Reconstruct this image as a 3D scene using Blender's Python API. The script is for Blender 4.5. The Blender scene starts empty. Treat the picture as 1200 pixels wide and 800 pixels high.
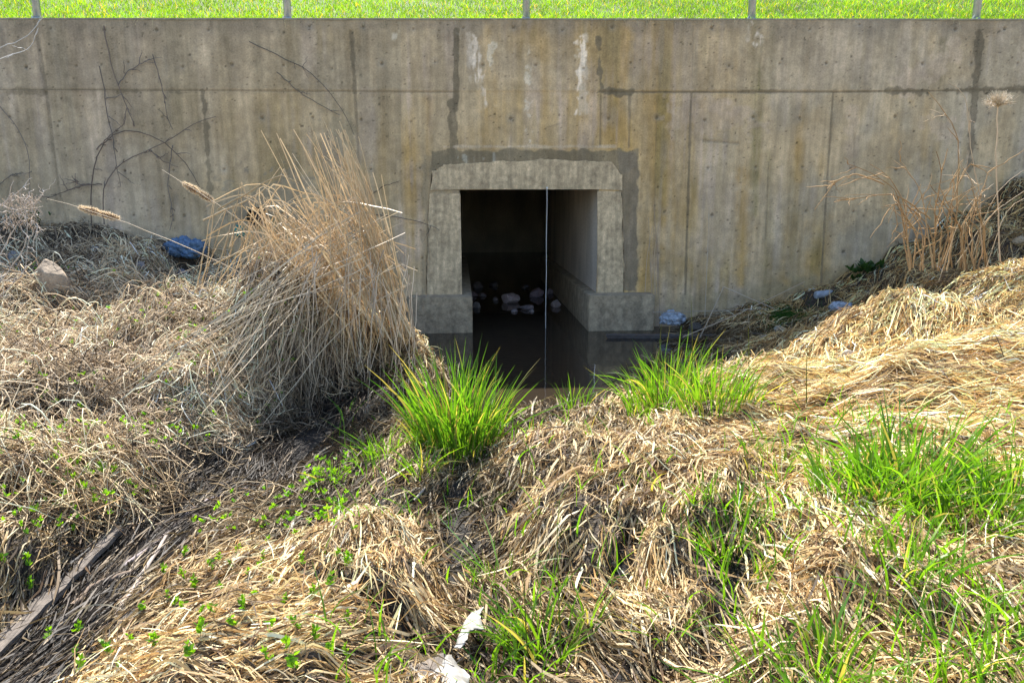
import bpy, bmesh, math, random
import numpy as np
from mathutils import Vector, Matrix
rng = np.random.default_rng(7); random.seed(7)
S = bpy.context.scene
C = S.collection
R = math.radians

# ---------------------------------------------------------------- camera
CAM = Vector((0.0, -9.65, 1.81)); PITCH = 11.6; YAW = 2.0; ROLL = -0.4; FOC = 870.0; CX = 569.0
cd = bpy.data.cameras.new('camera'); cam = bpy.data.objects.new('camera', cd); C.objects.link(cam)
cam.location = CAM; cam.rotation_euler = (Matrix.Rotation(R(-YAW), 3, 'Z') @ Matrix.Rotation(R(90-PITCH), 3, 'X') @ Matrix.Rotation(R(ROLL), 3, 'Z')).to_euler(); cd.shift_x = (600-CX)/1200
cd.sensor_width = 36; cd.lens = 36*FOC/1200; cd.clip_start = .05; cd.clip_end = 500
S.camera = cam
# ---------------------------------------------------------------- light
SUN_EL, SUN_AZ = 51.0, -14.0          # azimuth measured from +Y (behind the wall) towards +X
w = bpy.data.worlds.new('World'); S.world = w; w.use_nodes = True
nt = w.node_tree; bg = nt.nodes['Background']
sky = nt.nodes.new('ShaderNodeTexSky'); sky.sky_type = 'NISHITA'; sky.sun_disc = False
sky.sun_elevation = R(SUN_EL); sky.sun_rotation = R(SUN_AZ)
nt.links.new(sky.outputs[0], bg.inputs[0]); bg.inputs[1].default_value = .135
sd = bpy.data.lights.new('sun', 'SUN'); sd.energy = 4.7; sd.angle = R(.55); sd.color = (1, .96, .89)
sun = bpy.data.objects.new('sun', sd); C.objects.link(sun)
dv = Vector((math.sin(R(SUN_AZ))*math.cos(R(SUN_EL)), math.cos(R(SUN_AZ))*math.cos(R(SUN_EL)), math.sin(R(SUN_EL))))
sun.rotation_euler = dv.to_track_quat('Z', 'Y').to_euler(); sun.location = dv*20
S.view_settings.view_transform = 'Standard'; S.view_settings.look = 'None'
S.view_settings.exposure = 1.5; S.view_settings.gamma = 1

# ---------------------------------------------------------------- pixel <-> world (photo measurements turned into places)
MW = cam.rotation_euler.to_matrix()
MWn = np.array(MW)
def ray(px, py): return MW @ Vector(((px-CX)/FOC, -(py-400)/FOC, -1))
def PY(px, py, Y):
    d = ray(px, py); t = (Y-CAM.y)/d.y; return CAM + d*t
def PZ(px, py, Z):
    d = ray(px, py); t = (Z-CAM.z)/d.z; return CAM + d*t
def proj(X, Y, Z):
    q = np.stack([X-CAM.x, Y-CAM.y, Z-CAM.z], -1) @ MWn
    z = np.maximum(-q[..., 2], .05)
    return q[..., 0]/z*FOC+CX, -q[..., 1]/z*FOC+400

# ---------------------------------------------------------------- numpy noise
_tab = np.random.default_rng(3).random((512, 512))
def vnoise(x, y, o=0):
    x = np.asarray(x, float)+o*17.37; y = np.asarray(y, float)+o*9.71
    xi = np.floor(x).astype(int); yi = np.floor(y).astype(int); fx = x-xi; fy = y-yi
    fx = fx*fx*(3-2*fx); fy = fy*fy*(3-2*fy)
    g = lambda a, b: _tab[a % 512, b % 512]
    return (g(xi, yi)*(1-fx)+g(xi+1, yi)*fx)*(1-fy)+(g(xi, yi+1)*(1-fx)+g(xi+1, yi+1)*fx)*fy
def fbm(x, y, n=4, o=0):
    s = 0; a = .5; t = 0
    for i in range(n):
        s = s+a*vnoise(x*2**i, y*2**i, o+i*3); t += a; a *= .5
    return s/t
def sst(a, b, x):
    t = np.clip((x-a)/(b-a), 0, 1); return t*t*(3-2*t)

# ---------------------------------------------------------------- helpers
def mesh_np(name, V, F, mat, parent=None, col=None, smooth=False, link=True):
    me = bpy.data.meshes.new(name); V = np.asarray(V, np.float32); F = np.asarray(F, np.int32)
    me.vertices.add(len(V)); me.vertices.foreach_set('co', V.ravel())
    k = F.shape[1]
    me.loops.add(F.size); me.loops.foreach_set('vertex_index', F.ravel())
    me.polygons.add(len(F)); me.polygons.foreach_set('loop_start', np.arange(0, F.size, k, dtype=np.int32))
    me.polygons.foreach_set('loop_total', np.full(len(F), k, np.int32))
    if smooth: me.polygons.foreach_set('use_smooth', np.ones(len(F), bool))
    me.update(calc_edges=True)
    if col is not None:
        a = me.color_attributes.new('col', 'FLOAT_COLOR', 'POINT')
        c = np.ones((len(V), 4), np.float32); c[:, :3] = col; a.data.foreach_set('color', c.ravel())
    me.materials.append(mat)
    o = bpy.data.objects.new(name, me)
    if link: C.objects.link(o)
    if parent: o.parent = parent
    return o
def tag(o, label=None, cat=None, group=None, kind=None):
    if label: o['label'] = label
    if cat: o['category'] = cat
    if group: o['group'] = group
    if kind: o['kind'] = kind
    return o
def empty(name, loc, label, cat, group=None):
    o = bpy.data.objects.new(name, None); C.objects.link(o); o.location = loc; o.empty_display_size = .1
    return tag(o, label, cat, group)
def local(o, root):                       # geometry was made in world space: keep it there under a moved root
    o.parent = root; o.data.transform(Matrix.Translation(-root.location)); return o
def bm_obj(name, bm, mat, root=None, smooth=False):
    me = bpy.data.meshes.new(name); bmesh.ops.recalc_face_normals(bm, faces=bm.faces); bm.to_mesh(me); bm.free()
    if smooth:
        for p in me.polygons: p.use_smooth = True
    me.materials.append(mat); o = bpy.data.objects.new(name, me); C.objects.link(o)
    if root: local(o, root)
    return o
def add_box(bm, x0, x1, y0, y1, z0, z1, bev=0):
    r = bmesh.ops.create_cube(bm, size=1, matrix=Matrix.Translation(((x0+x1)/2, (y0+y1)/2, (z0+z1)/2)) @ Matrix.Diagonal((x1-x0, y1-y0, z1-z0, 1)))
    if bev:
        vs = set(r['verts']); es = [e for e in bm.edges if e.verts[0] in vs and e.verts[1] in vs]
        bmesh.ops.bevel(bm, geom=es, offset=bev, segments=2, affect='EDGES')

def strands(nodes, wid, sides=0):
    """nodes (N,K,3), wid (N,K): ribbons (sides=0) or n-sided stalks -> V, F, per-vertex strand index"""
    N, K, _ = nodes.shape
    T = np.gradient(nodes, axis=1); T /= np.linalg.norm(T, axis=2, keepdims=True)+1e-9
    rv = rng.normal(size=(N, 1, 3)); Sd = np.cross(T, rv); Sd /= np.linalg.norm(Sd, axis=2, keepdims=True)+1e-9
    if sides == 0:
        V = np.stack([nodes-Sd*wid[..., None]/2, nodes+Sd*wid[..., None]/2], 2); M = 2
    else:
        U = np.cross(T, Sd); M = sides
        an = np.arange(M)*2*np.pi/M
        V = nodes[:, :, None]+(Sd[:, :, None]*np.cos(an)[:, None]+U[:, :, None]*np.sin(an)[:, None])*wid[:, :, None, None]/2
    V = V.reshape(-1, 3)
    b = (np.arange(N)*K*M)[:, None, None]+(np.arange(K-1)*M)[None, :, None]
    j = np.arange(1 if sides == 0 else M)[None, None, :]; j2 = (j+1) % M
    F = np.stack([b+j, b+j2, b+M+j2, b+M+j], -1).reshape(-1, 4)
    return V, F, np.repeat(np.arange(N), K*M)
def poly_strand(pts, K, jit=0.004):
    """resample a world polyline to K smooth nodes"""
    p = np.array([tuple(q) for q in pts]); n = len(p)
    d = np.r_[0, np.cumsum(np.linalg.norm(np.diff(p, axis=0), axis=1))]; s = np.linspace(0, d[-1], K)
    o = np.stack([np.interp(s, d, p[:, i]) for i in range(3)], 1)
    for _ in range(2): o[1:-1] = (o[:-2]+2*o[1:-1]+o[2:])/4
    if jit: o[1:-1] += rng.normal(size=(K-2, 3))*jit
    return o

# ---------------------------------------------------------------- materials
def mat(name, rough=.8, base=(.3, .3, .3), attr=False, trans=0, noise=None, bump=None, spec=.3, metal=0, var=0, tint=None):
    m = bpy.data.materials.new(name); m.use_nodes = True; t = m.node_tree; n = t.nodes; L = t.links
    b = n['Principled BSDF']; b.inputs['Roughness'].default_value = rough; b.inputs['Specular IOR Level'].default_value = spec
    b.inputs['Metallic'].default_value = metal
    if attr:
        a = n.new('ShaderNodeAttribute'); a.attribute_name = 'col'; c = a.outputs['Color']
    else:
        a = n.new('ShaderNodeRGB'); a.outputs[0].default_value = (*base, 1); c = a.outputs[0]
    tc = n.new('ShaderNodeTexCoord')
    if noise:
        for sc, lo, hi, st in noise:
            mp = n.new('ShaderNodeMapping'); mp.inputs['Scale'].default_value = st; L.new(tc.outputs['Object'], mp.inputs[0])
            nz = n.new('ShaderNodeTexNoise'); nz.inputs['Scale'].default_value = sc; nz.inputs['Detail'].default_value = 6; L.new(mp.outputs[0], nz.inputs[0])
            mr = n.new('ShaderNodeMapRange'); mr.inputs[1].default_value = .3; mr.inputs[2].default_value = .7; mr.inputs[3].default_value = lo; mr.inputs[4].default_value = hi
            L.new(nz.outputs[0], mr.inputs[0])
            mx = n.new('ShaderNodeVectorMath'); mx.operation = 'SCALE'; L.new(c, mx.inputs[0]); L.new(mr.outputs[0], mx.inputs['Scale']); c = mx.outputs[0]
    L.new(c, b.inputs['Base Color'])
    if bump:
        sc, d, dist = bump; nz = n.new('ShaderNodeTexNoise'); nz.inputs['Scale'].default_value = sc; nz.inputs['Detail'].default_value = 8
        L.new(tc.outputs['Object'], nz.inputs[0]); bp = n.new('ShaderNodeBump'); bp.inputs['Strength'].default_value = d; bp.inputs['Distance'].default_value = dist
        L.new(nz.outputs[0], bp.inputs['Height']); L.new(bp.outputs[0], b.inputs['Normal'])
    if trans:
        tr = n.new('ShaderNodeBsdfTranslucent'); ms = n.new('ShaderNodeMixShader'); ms.inputs[0].default_value = trans
        L.new(c, tr.inputs[0])
        if tint:
            g = n.new('ShaderNodeVectorMath'); g.operation = 'MULTIPLY'; g.inputs[1].default_value = tint; L.new(c, g.inputs[0]); L.new(g.outputs[0], tr.inputs[0])
        L.new(b.outputs[0], ms.inputs[1]); L.new(tr.outputs[0], ms.inputs[2]); L.new(ms.outputs[0], n['Material Output'].inputs[0])
    return m
one = (1, 1, 1)
M_wall = mat('concrete_face', .85, attr=True, noise=[(55, .84, 1.14, one), (9, .93, 1.07, one), (4, .9, 1.1, (5, 5, .5))], bump=(90, .35, .006), spec=.25)
M_frame = mat('concrete_collar', .85, (.54, .415, .26), noise=[(9, .75, 1.15, one), (60, .8, 1.15, one), (5, .72, 1.2, (4, 4, .5)), (2.5, .8, 1.15, one), (18, .85, 1.1, one)], bump=(70, .5, .008), spec=.25)
M_foot = mat('concrete_footing', .8, (.35, .28, .185), noise=[(14, .7, 1.15, one), (40, .8, 1.15, one), (4, .7, 1.2, (2, 2, 1))], bump=(60, .5, .01), spec=.3)
M_in = mat('culvert_concrete', .75, (.50, .43, .35), noise=[(30, .85, 1.15, one), (2, .7, 1.25, (1, 1, .4))], bump=(40, .4, .01))
M_soil = mat('soil', .8, attr=True, noise=[(25, .6, 1.4, one), (120, .6, 1.4, one)], bump=(60, .9, .02), spec=.3)
M_straw = mat('dry_straw', .6, attr=True, trans=.2, spec=.35)
M_reed = mat('dry_reed', .55, attr=True, trans=.15, spec=.4)
M_green = mat('green_blade', .45, attr=True, trans=.5, spec=.4, tint=(1.5, 1.5, .45))
M_lawn = mat('lawn_blade', .5, attr=True, trans=.55, spec=.35, tint=(1.9, 1.6, .5))
M_bark = mat('twig_bark', .85, attr=True, spec=.2)
M_wood = mat('weathered_wood', .85, (.13, .108, .088), noise=[(12, .6, 1.3, (12, 1, 12)), (60, .8, 1.2, one)], bump=(50, .6, .01))
M_dwood = mat('wet_wood', .55, (.075, .065, .06), noise=[(12, .6, 1.3, (1, 12, 12))], bump=(50, .6, .01))
M_rock = mat('rock_stone', .8, attr=True, noise=[(14, .7, 1.25, one), (70, .8, 1.2, one)], bump=(30, .6, .02))
M_steel = mat('galvanised_steel', .45, (.42, .45, .48), noise=[(20, .85, 1.1, one)], metal=.6, spec=.5)
M_white = mat('white_plastic', .5, (.46, .43, .38), noise=[(30, .7, 1.1, one), (14, .55, 1.15, one)], trans=.15, bump=(25, .4, .01))
M_bluep = mat('blue_plastic', .6, (.10, .17, .28), noise=[(18, .6, 1.3, one)], bump=(20, .7, .02))
M_teal = mat('teal_plastic', .5, (.03, .25, .22), noise=[(18, .6, 1.3, one)], bump=(20, .7, .02))
M_clear = mat('milky_plastic', .3, (.42, .48, .55), noise=[(20, .6, 1.4, one)], trans=.3, bump=(25, .7, .02), spec=.6)
M_cord = mat('cord', .6, (.88, .87, .85))
M_moss = mat('moss', .9, (.045, .11, .02), noise=[(30, .5, 1.6, one)], bump=(60, 1, .03))
M_dark = mat('pipe_and_bore_dark', .6, (.02, .02, .02))
M_fluff = mat('seed_fluff', .9, attr=True, trans=.35)

M_water = bpy.data.materials.new('dark_water'); M_water.use_nodes = True
t = M_water.node_tree; b = t.nodes['Principled BSDF']
b.inputs['Base Color'].default_value = (.028, .021, .014, 1); b.inputs['Roughness'].default_value = .04; b.inputs['IOR'].default_value = 1.33
nz = t.nodes.new('ShaderNodeTexNoise'); nz.inputs['Scale'].default_value = 5; nz.inputs['Detail'].default_value = 3
tc = t.nodes.new('ShaderNodeTexCoord'); t.links.new(tc.outputs['Object'], nz.inputs[0])
bp = t.nodes.new('ShaderNodeBump'); bp.inputs['Strength'].default_value = .08; bp.inputs['Distance'].default_value = .02
t.links.new(nz.outputs[0], bp.inputs['Height']); t.links.new(bp.outputs[0], b.inputs['Normal'])

# ================================================================ TERRAIN
cp = []
for px, py in [(-150, 250), (0, 258), (100, 264), (200, 283), (300, 315), (400, 352), (462, 392), (768, 388), (830, 370), (900, 354), (960, 339), (1010, 316), (1060, 284), (1130, 249), (1200, 212), (1350, 150)]:
    p = PY(px, py, 0); cp.append((p.x, 0, p.z)); cp.append((p.x, .3, p.z))
for px, py, z in [  # left bank
    (0, 330, .95), (120, 330, .85), (230, 345, .6), (-120, 400, .8), (0, 390, .62), (120, 395, .5), (0, 450, .62), (100, 450, .5), (200, 440, .5), (-150, 550, .7),
    (0, 540, .5), (100, 520, .42), (200, 510, .35), (0, 620, .36), (80, 600, .3), (150, 565, .22), (260, 500, .3),
    # gully
    (0, 785, .02), (60, 720, .02), (120, 665, .02), (190, 600, .02), (260, 550, .02), (330, 520, -.02), (390, 500, -.08), (440, 470, -.12),
    # near bank
    (100, 795, .12), (200, 700, .12), (300, 790, .24), (300, 620, .09), (350, 590, .04), (400, 700, .2), (400, 575, .05), (400, 545, .01), (470, 535, .1), (530, 545, .1), (420, 620, .24),
    (640, 486, .03), (560, 480, -.08), (600, 505, .02), (660, 520, .28), (720, 482, .16), (640, 466, -.12), (680, 462, -.1), (600, 475, -.1), (800, 470, .28), (700, 600, .3), (760, 540, .32),
    (540, 600, .0), (535, 660, .04), (520, 770, .06), (600, 795, .05), (600, 700, .13), (680, 720, .12), (750, 790, .12), (460, 740, .2),
    (850, 600, .36), (850, 700, .22), (900, 540, .42), (1000, 600, .48), (1000, 790, .32), (880, 480, .36), (950, 450, .42), (1100, 520, .55), (1100, 700, .46),
    (900, 430, .3), (1000, 415, .45), (1200, 400, .85), (1200, 500, .68), (1200, 650, .55), (1200, 800, .45), (1100, 430, .66),
    # shaded hollow on the right
    (800, 398, -.02), (900, 400, .06), (860, 425, .1), (790, 425, .02), (1000, 372, .3), (1020, 352, .42), (760, 450, .02), (960, 375, .16), (975, 395, .25),
    # pool
    (510, 395, -.3), (640, 400, -.35), (700, 400, -.3), (560, 430, -.3), (640, 440, -.25), (690, 440, -.12), (500, 440, -.2), (620, 458, -.1), (720, 425, -.12)]:
    p = PZ(px, py, z); cp.append((p.x, p.y, p.z))
for px, py, Y in [(1040, 383, -2.6), (1060, 345, -2.9), (1200, 315, -2.5), (1120, 330, -2.0), (1150, 270, -1.0), (1060, 310, -1.0), (1350, 280, -2.5), (60, 300, -.8), (160, 300, -.8), (260, 330, -.8),
                  (480, 430, -2.8)]:
    p = PY(px, py, Y); cp.append((p.x, p.y, p.z))
for x, y, z in [(-6, -9, .6), (0, -9, .3), (6, -9, .8), (-9, -5, 1.2), (9, -5, 1.3), (0, -12, .5), (-12, -12, 1), (12, -12, 1), (0, -30, 1), (-30, -20, 1.5), (30, -20, 1.5), (-25, 0, 2), (25, 0, 2.2), (-1.2, -9, .3), (1.5, -8.9, .3),
                (.2, .3, -.4), (.9, .3, -.4), (1.6, .3, -.4), (.9, -.1, -.35), (.2, -.1, -.3), (1.5, -.1, -.3)]:
    cp.append((x, y, z))
cp = np.array(cp)
xs = np.r_[np.linspace(-40, -8.2, 20), np.arange(-8, 9.001, .028), np.linspace(9.2, 40, 20)]
ys = np.r_[np.linspace(-45, -9.6, 18), np.arange(-9.4, .301, .028)]
GX, GY = np.meshgrid(xs, ys)
num = np.zeros_like(GX); den = np.zeros_like(GX)
for x, y, z in cp:
    wgt = 1/(((GX-x)**2+(GY-y)**2)+.03)**2; num += wgt*z; den += wgt
H = num/den
def pdist(X, Y, pts):
    d = np.full(np.shape(X), 9.0)
    for a, b_ in zip(pts[:-1], pts[1:]):
        vx, vy = b_.x-a.x, b_.y-a.y; t_ = np.clip(((X-a.x)*vx+(Y-a.y)*vy)/(vx*vx+vy*vy), 0, 1)
        d = np.minimum(d, np.hypot(X-a.x-t_*vx, Y-a.y-t_*vy))
    return d
GUL = [(-60, 900, .02), (30, 795, .02), (90, 730, .02), (150, 670, .02), (215, 612, .02), (280, 565, .015), (345, 528, -.02), (395, 500, -.08), (450, 470, -.1)]
# reed heap
hp = PY(385, 350, -3.1)
def heap(cx, cy, rx, ry, h, ang=0):
    c, s = math.cos(ang), math.sin(ang); dx = GX-cx; dy = GY-cy
    u = (dx*c+dy*s)/rx; v = (-dx*s+dy*c)/ry
    return h*np.exp(-(u*u+v*v)**1.9)
H = H+heap(hp.x, hp.y, .78, .75, .78)+heap(hp.x-.85, hp.y-.1, 1.0, .75, .42)
for px, py, r, h in [(900, 600, .35, .1), (660, 500, .35, .05), (760, 560, .4, .02), (420, 640, .35, .06), (1100, 620, .5, .08), (300, 730, .4, .06), (1000, 700, .3, .08)]:
    p = PZ(px, py, .3); H += heap(p.x, p.y, r, r, h)
lump = (fbm(GX*2.3, GY*2.3, 3, 5)-.5)*.20+(fbm(GX*6.5, GY*6.5, 3, 9)-.5)*.15
near = sst(-.06, .15, H)
H = H+lump*near*(1-.85*np.exp(-(pdist(GX, GY, [PZ(*q) for q in GUL])/.75)**4))*(.6+.4*sst(0, -3, GY))*sst(.3, -.3, GY)+(fbm(GX*30, GY*30, 2, 2)-.5)*.02+0*lump
runs = [([PZ(*q) for q in [(270, 572, .02), (345, 530, -.02), (395, 505, -.08), (440, 482, -.1)]], .42, -.06), ([PZ(*q) for q in GUL], .24, .02),
        ([PZ(*q) for q in [(535, 560, .05), (545, 600, .03), (535, 650, .03), (530, 690, .05)]], .09, .02),
        ([PZ(*q) for q in [(560, 790, .05), (620, 775, .04), (700, 780, .08), (760, 800, .1)]], .10, .03),
        ([PZ(*q) for q in [(830, 650, .2), (870, 690, .18), (850, 740, .14), (820, 790, .12)]], .08, .10),
        ([PZ(*q) for q in [(380, 700, .15), (450, 740, .1), (500, 770, .08)]], .07, .06), ([PZ(*q) for q in [(640, 560, .15), (700, 540, .2)]], .06, .12), ([PZ(*q) for q in [(745, 640, .2), (720, 690, .14)]], .06, .1)]
def mud_amount(X, Y):
    m_ = 0
    for pts, wd, _ in runs: m_ = np.maximum(m_, np.exp(-(pdist(X, Y, pts)/wd)**4))
    return m_
for pts, wd, zf in runs:
    k_ = np.exp(-(pdist(GX, GY, pts)/wd)**4); k_ = k_*(1 if wd > .2 else .55); H = H*(1-k_)+(zf+.25*(H-zf))*k_
MUD = mud_amount(GX, GY)
# hold the pool and the culvert mouth open
def hz(x, y):
    x = np.asarray(x, float); y = np.asarray(y, float)
    ix = np.clip(np.searchsorted(xs, x)-1, 0, len(xs)-2); iy = np.clip(np.searchsorted(ys, y)-1, 0, len(ys)-2)
    fx = np.clip((x-xs[ix])/(xs[ix+1]-xs[ix]), 0, 1); fy = np.clip((y-ys[iy])/(ys[iy+1]-ys[iy]), 0, 1)
    return (H[iy, ix]*(1-fx)+H[iy, ix+1]*fx)*(1-fy)+(H[iy+1, ix]*(1-fx)+H[iy+1, ix+1]*fx)*fy
def ground_at(px, py):
    """first place where the sight line of a photo point meets the ground"""
    d = ray(px, py).normalized(); t = 1.2
    ts = np.arange(1.2, 14, .02); q = np.array(CAM)+np.outer(ts, np.array(d))
    hit = np.where(q[:, 2] <= np.maximum(hz(q[:, 0], q[:, 1]), 0))[0]
    i = hit[0] if len(hit) else -1
    return Vector(q[i])
nx, ny = len(xs), len(ys)
V = np.stack([GX, GY, H], -1).reshape(-1, 3)
ii = (np.arange(ny-1)[:, None]*nx+np.arange(nx-1)[None, :]).ravel()
F = np.stack([ii, ii+1, ii+nx+1, ii+nx], -1)
wet = np.maximum(sst(.16, .02, V[:, 2]), MUD.ravel())[:, None]
nn = fbm(V[:, 0]*5, V[:, 1]*5, 4, 21)[:, None]
soil = np.array([.05, .037, .025])*(.6+.8*nn); tan = np.array([.24, .19, .12])
far = np.clip(sst(-8.6, -9.6, V[:, 1])+sst(8, 9.5, np.abs(V[:, 0])), 0, 1)[:, None]
colr = soil*(1-wet)+np.array([.016, .013, .010])*wet
colr = colr*(1-far)+tan*far
ground = mesh_np('ground', V, F, M_soil, col=colr, smooth=True); tag(ground, kind='structure')

# water sheet: stream, pool and the run inside the culvert
bm = bmesh.new(); vs = [bm.verts.new(p) for p in [(-6, -9.2, 0), (4, -9.2, 0), (4, 14, 0), (-6, 14, 0)]]; bm.faces.new(vs)
water = bm_obj('stream_water', bm, M_water); tag(water, kind='structure')
bm = bmesh.new(); add_box(bm, -40, 40, .32, 16, -.9, -.45)
bed = bm_obj('stream_bed', bm, M_soil); tag(bed, kind='structure')

# ================================================================ WALL
XL = PY(539.5, 300, 0).x; XR = PY(700, 300, 0).x; ZC = PY(620, 222, 0).z; ZT = PY(600, 24, 0).z
wall = empty('retaining_wall', (0, 0, 0), 'long stained grey-brown concrete retaining wall with a square culvert opening', 'wall')
st = .0135
wx = np.unique(np.r_[np.arange(-9, XL, st), XL, np.arange(XL+st, XR, st), XR, np.arange(XR+st, 10, st)])
wz = np.unique(np.r_[np.arange(-.6, ZC, st), ZC, np.arange(ZC+st, ZT, st), ZT])
WX, WZ = np.meshgrid(wx, wz)
U, Vv = proj(WX, np.zeros_like(WX), WZ)
def seg(u0, v0, u1, v1, wd, rag=1.0, o=0, soft=1.2):
    du, dvv = u1-u0, v1-v0; L2 = du*du+dvv*dvv
    tt = np.clip(((U-u0)*du+(Vv-v0)*dvv)/L2, 0, 1)
    d = np.hypot(U-u0-tt*du, Vv-v0-tt*dvv)+(fbm(U/9, Vv/9, 3, o)-.5)*wd*1.6*rag
    return sst(wd/2+soft, wd/2-soft*.5, d)
big = fbm(WX*.55, WZ*.7, 4, 1); mid = fbm(WX*2.2, WZ*1.6, 4, 2)
stk = fbm(WX*5, WZ*.45, 4, 3); stk2 = fbm(WX*16, WZ*.9, 3, 4); fine = fbm(WX*14, WZ*14, 3, 6)
grey = np.array([.33, .285, .205]); ochre = np.array([.31, .22, .085]); lav = np.array([.36, .315, .28]); olive = np.array([.20, .175, .075])
col = np.broadcast_to(grey, WX.shape+(3,)).copy()
def mixin(m, c, k=1.0):
    global col
    m = np.clip(m*k, 0, 1)[..., None]; col = col*(1-m)+np.array(c)*m
mixin(sst(.42, .68, big*.5+stk*.5+.04*((U > 250) & (U < 780))), ochre, .85)
mixin(sst(.52, .72, mid*.5+stk2*.5), lav, .7)
mixin(sst(.55, .75, stk)*sst(.4, .6, big), olive, .55)
mixin(sst(700, 1000, U)*sst(.35, .6, mid), [.27, .27, .24], .45)
mixin(sst(350, 100, U), [.30, .29, .29], .45)
mixin(sst(.56, .68, fbm(WX*1.2, WZ*1.2, 4, 31)), [.40, .35, .27], .4)
# upper lift darker (older damp band under the top edge)
mixin(sst(112, 104, Vv), [.22, .20, .165], .32)
mixin(sst(48, 24, Vv+(stk-.5)*40), [.15, .14, .12], .5)
# rust/ochre streaks from the tie holes and cracks
for u0, v0, v1, wd, c, k in [(570, 40, 190, 16, ochre, .5), (612, 60, 190, 8, [.2, .17, .1], .5), (640, 50, 180, 14, ochre, .5), (735, 40, 105, 14, ochre, .6), (885, 26, 105, 13, [.10, .10, .055], .85), (886, 105, 250, 11, [.17, .16, .08], .7), (905, 30, 100, 5, [.15, .14, .09], .5),
                              (1105, 50, 105, 9, [.13, .12, .08], .7), (1146, 35, 110, 8, [.12, .11, .08], .7), (870, 200, 330, 10, ochre, .8), (900, 180, 350, 6, [.19, .17, .1], .6), (660, 120, 180, 10, lav, .6), (130, 150, 240, 14, [.20, .19, .19], .5), (195, 60, 240, 8, [.19, .17, .15], .6), (455, 110, 330, 20, ochre, .55), (755, 190, 330, 9, ochre, .8), (790, 170, 350, 8, ochre, .5), (930, 200, 340, 16, [.24, .22, .15], .5), (500, 120, 300, 9, ochre, .5)]:
    mixin(seg(u0, v0, u0+random.uniform(-3, 3), v1, wd*.6, .9, int(u0), 9)*(.35+.65*sst(.35, .6, stk2)), c, k)
for u0, v0, u1, v1, wd in [(1060, 100, 1115, 60, 22), (855, 128, 815, 122, 14), (870, 140, 800, 135, 30), (1095, 145, 1110, 160, 22), (1000, 130, 995, 190, 9), (430, 110, 425, 160, 14)]:
    mixin(seg(u0, v0, u1, v1, wd, 1.2, int(u0), 6), lav, .4)
# damp stain left of the reeds
mixin(seg(285, 240, 350, 225, 42, 1.3, 8, 4), [.16, .155, .135], .65)
mixin(seg(395, 150, 400, 168, 26, 1.2, 12, 5), [.20, .19, .14], .6)
mixin(sst(40, 0, Vv-(250+(U-100)*.35))*(U < 470)*sst(.3, .6, stk), [.20, .19, .155], .5)
mixin(seg(800, 362, 1000, 325, 20, 1, 9, 8), [.2, .19, .13], .5)
# construction joints
disp = np.zeros_like(WX)
def joint(u0, v0, u1, v1, wd, k=.8, rag=.35, dpt=.006):
    global disp
    m = seg(u0, v0, u1, v1, wd, rag, int(u0+v0), .9); mixin(m, [.115, .105, .08], k); disp = np.maximum(disp, m*dpt)
joint(-200, 104, 240, 106, 1.3); joint(240, 106, 532, 108, 1.2, .6); joint(703, 108, 975, 108, 1.6); joint(975, 108, 1400, 103, 1.5)
joint(10, 108, 52, 109, 5, .55, 1.6, 0); joint(138, 107, 235, 109, 4, .6, 1.8, 0); joint(1040, 107, 1200, 105, 5, .75, 1.6, 0); joint(865, 108, 915, 107, 3.4, .6, 1, 0)
joint(41, 26, 54, 108, 4, .6); joint(54, 108, 68, 215, 3, .55); joint(68, 215, 78, 262, 2, .4)
joint(238, 108, 247, 236, 6, .75, .9, 0); joint(412, 38, 416, 108, 4, .7, .8); joint(416, 108, 421, 200, 2.6, .5); joint(421, 200, 428, 330, 1.5, .3)
joint(535, 36, 534, 128, 6.5, .85, .3, 0); joint(530, 120, 532, 184, 10, .8, .35, 0)
joint(701, 45, 704, 104, 6, .85, .9, 0); joint(704, 108, 703, 172, 1.8, .6, .3); joint(704, 108, 738, 110, 8, .85, .8, 0)
joint(738, 110, 737, 172, 2.4, .6); joint(770, 112, 766, 300, 1, .35); joint(810, 110, 803, 345, 2.4, .75); joint(976, 110, 962, 335, 2, .75)
joint(1149, 40, 1142, 104, 8, .85, .9, 0); joint(1142, 104, 1136, 200, 6, .7, 1.2, 0); joint(901, 190, 897, 280, 1.4, .5)
joint(812, 30, 811, 104, 1, .3); joint(1000, 145, 1004, 280, 1, .25)
joint(825, 165, 865, 168, 1.6, .4, 1.5); joint(480, 262, 500, 262, 1, .3)
# dark mortar collar around the opening
def boxm(u0, u1, v0, v1, r=5, o=0):
    n = (fbm(U/10, Vv/10, 3, o)-.5)*r*1.6
    return sst(-1, 1.2, np.minimum(np.minimum(U-u0, u1-U), np.minimum(Vv-v0, v1-Vv))+n)
mixin(boxm(494, 540, 180, 345, 7, 41), [.17, .16, .13], .5)
mixin(boxm(505, 747, 176, 200, 6, 42), [.135, .125, .095], .85); mixin(boxm(724, 747, 178, 342, 6, 43), [.125, .115, .095], .88)
mixin(seg(520, 172, 720, 172, 2, 1.8, 44), [.40, .37, .32], .6)
mixin(seg(538, 186, 580, 186, 6, 1.6, 45)*sst(.4, .6, stk2), [.33, .35, .33], .7)
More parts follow.
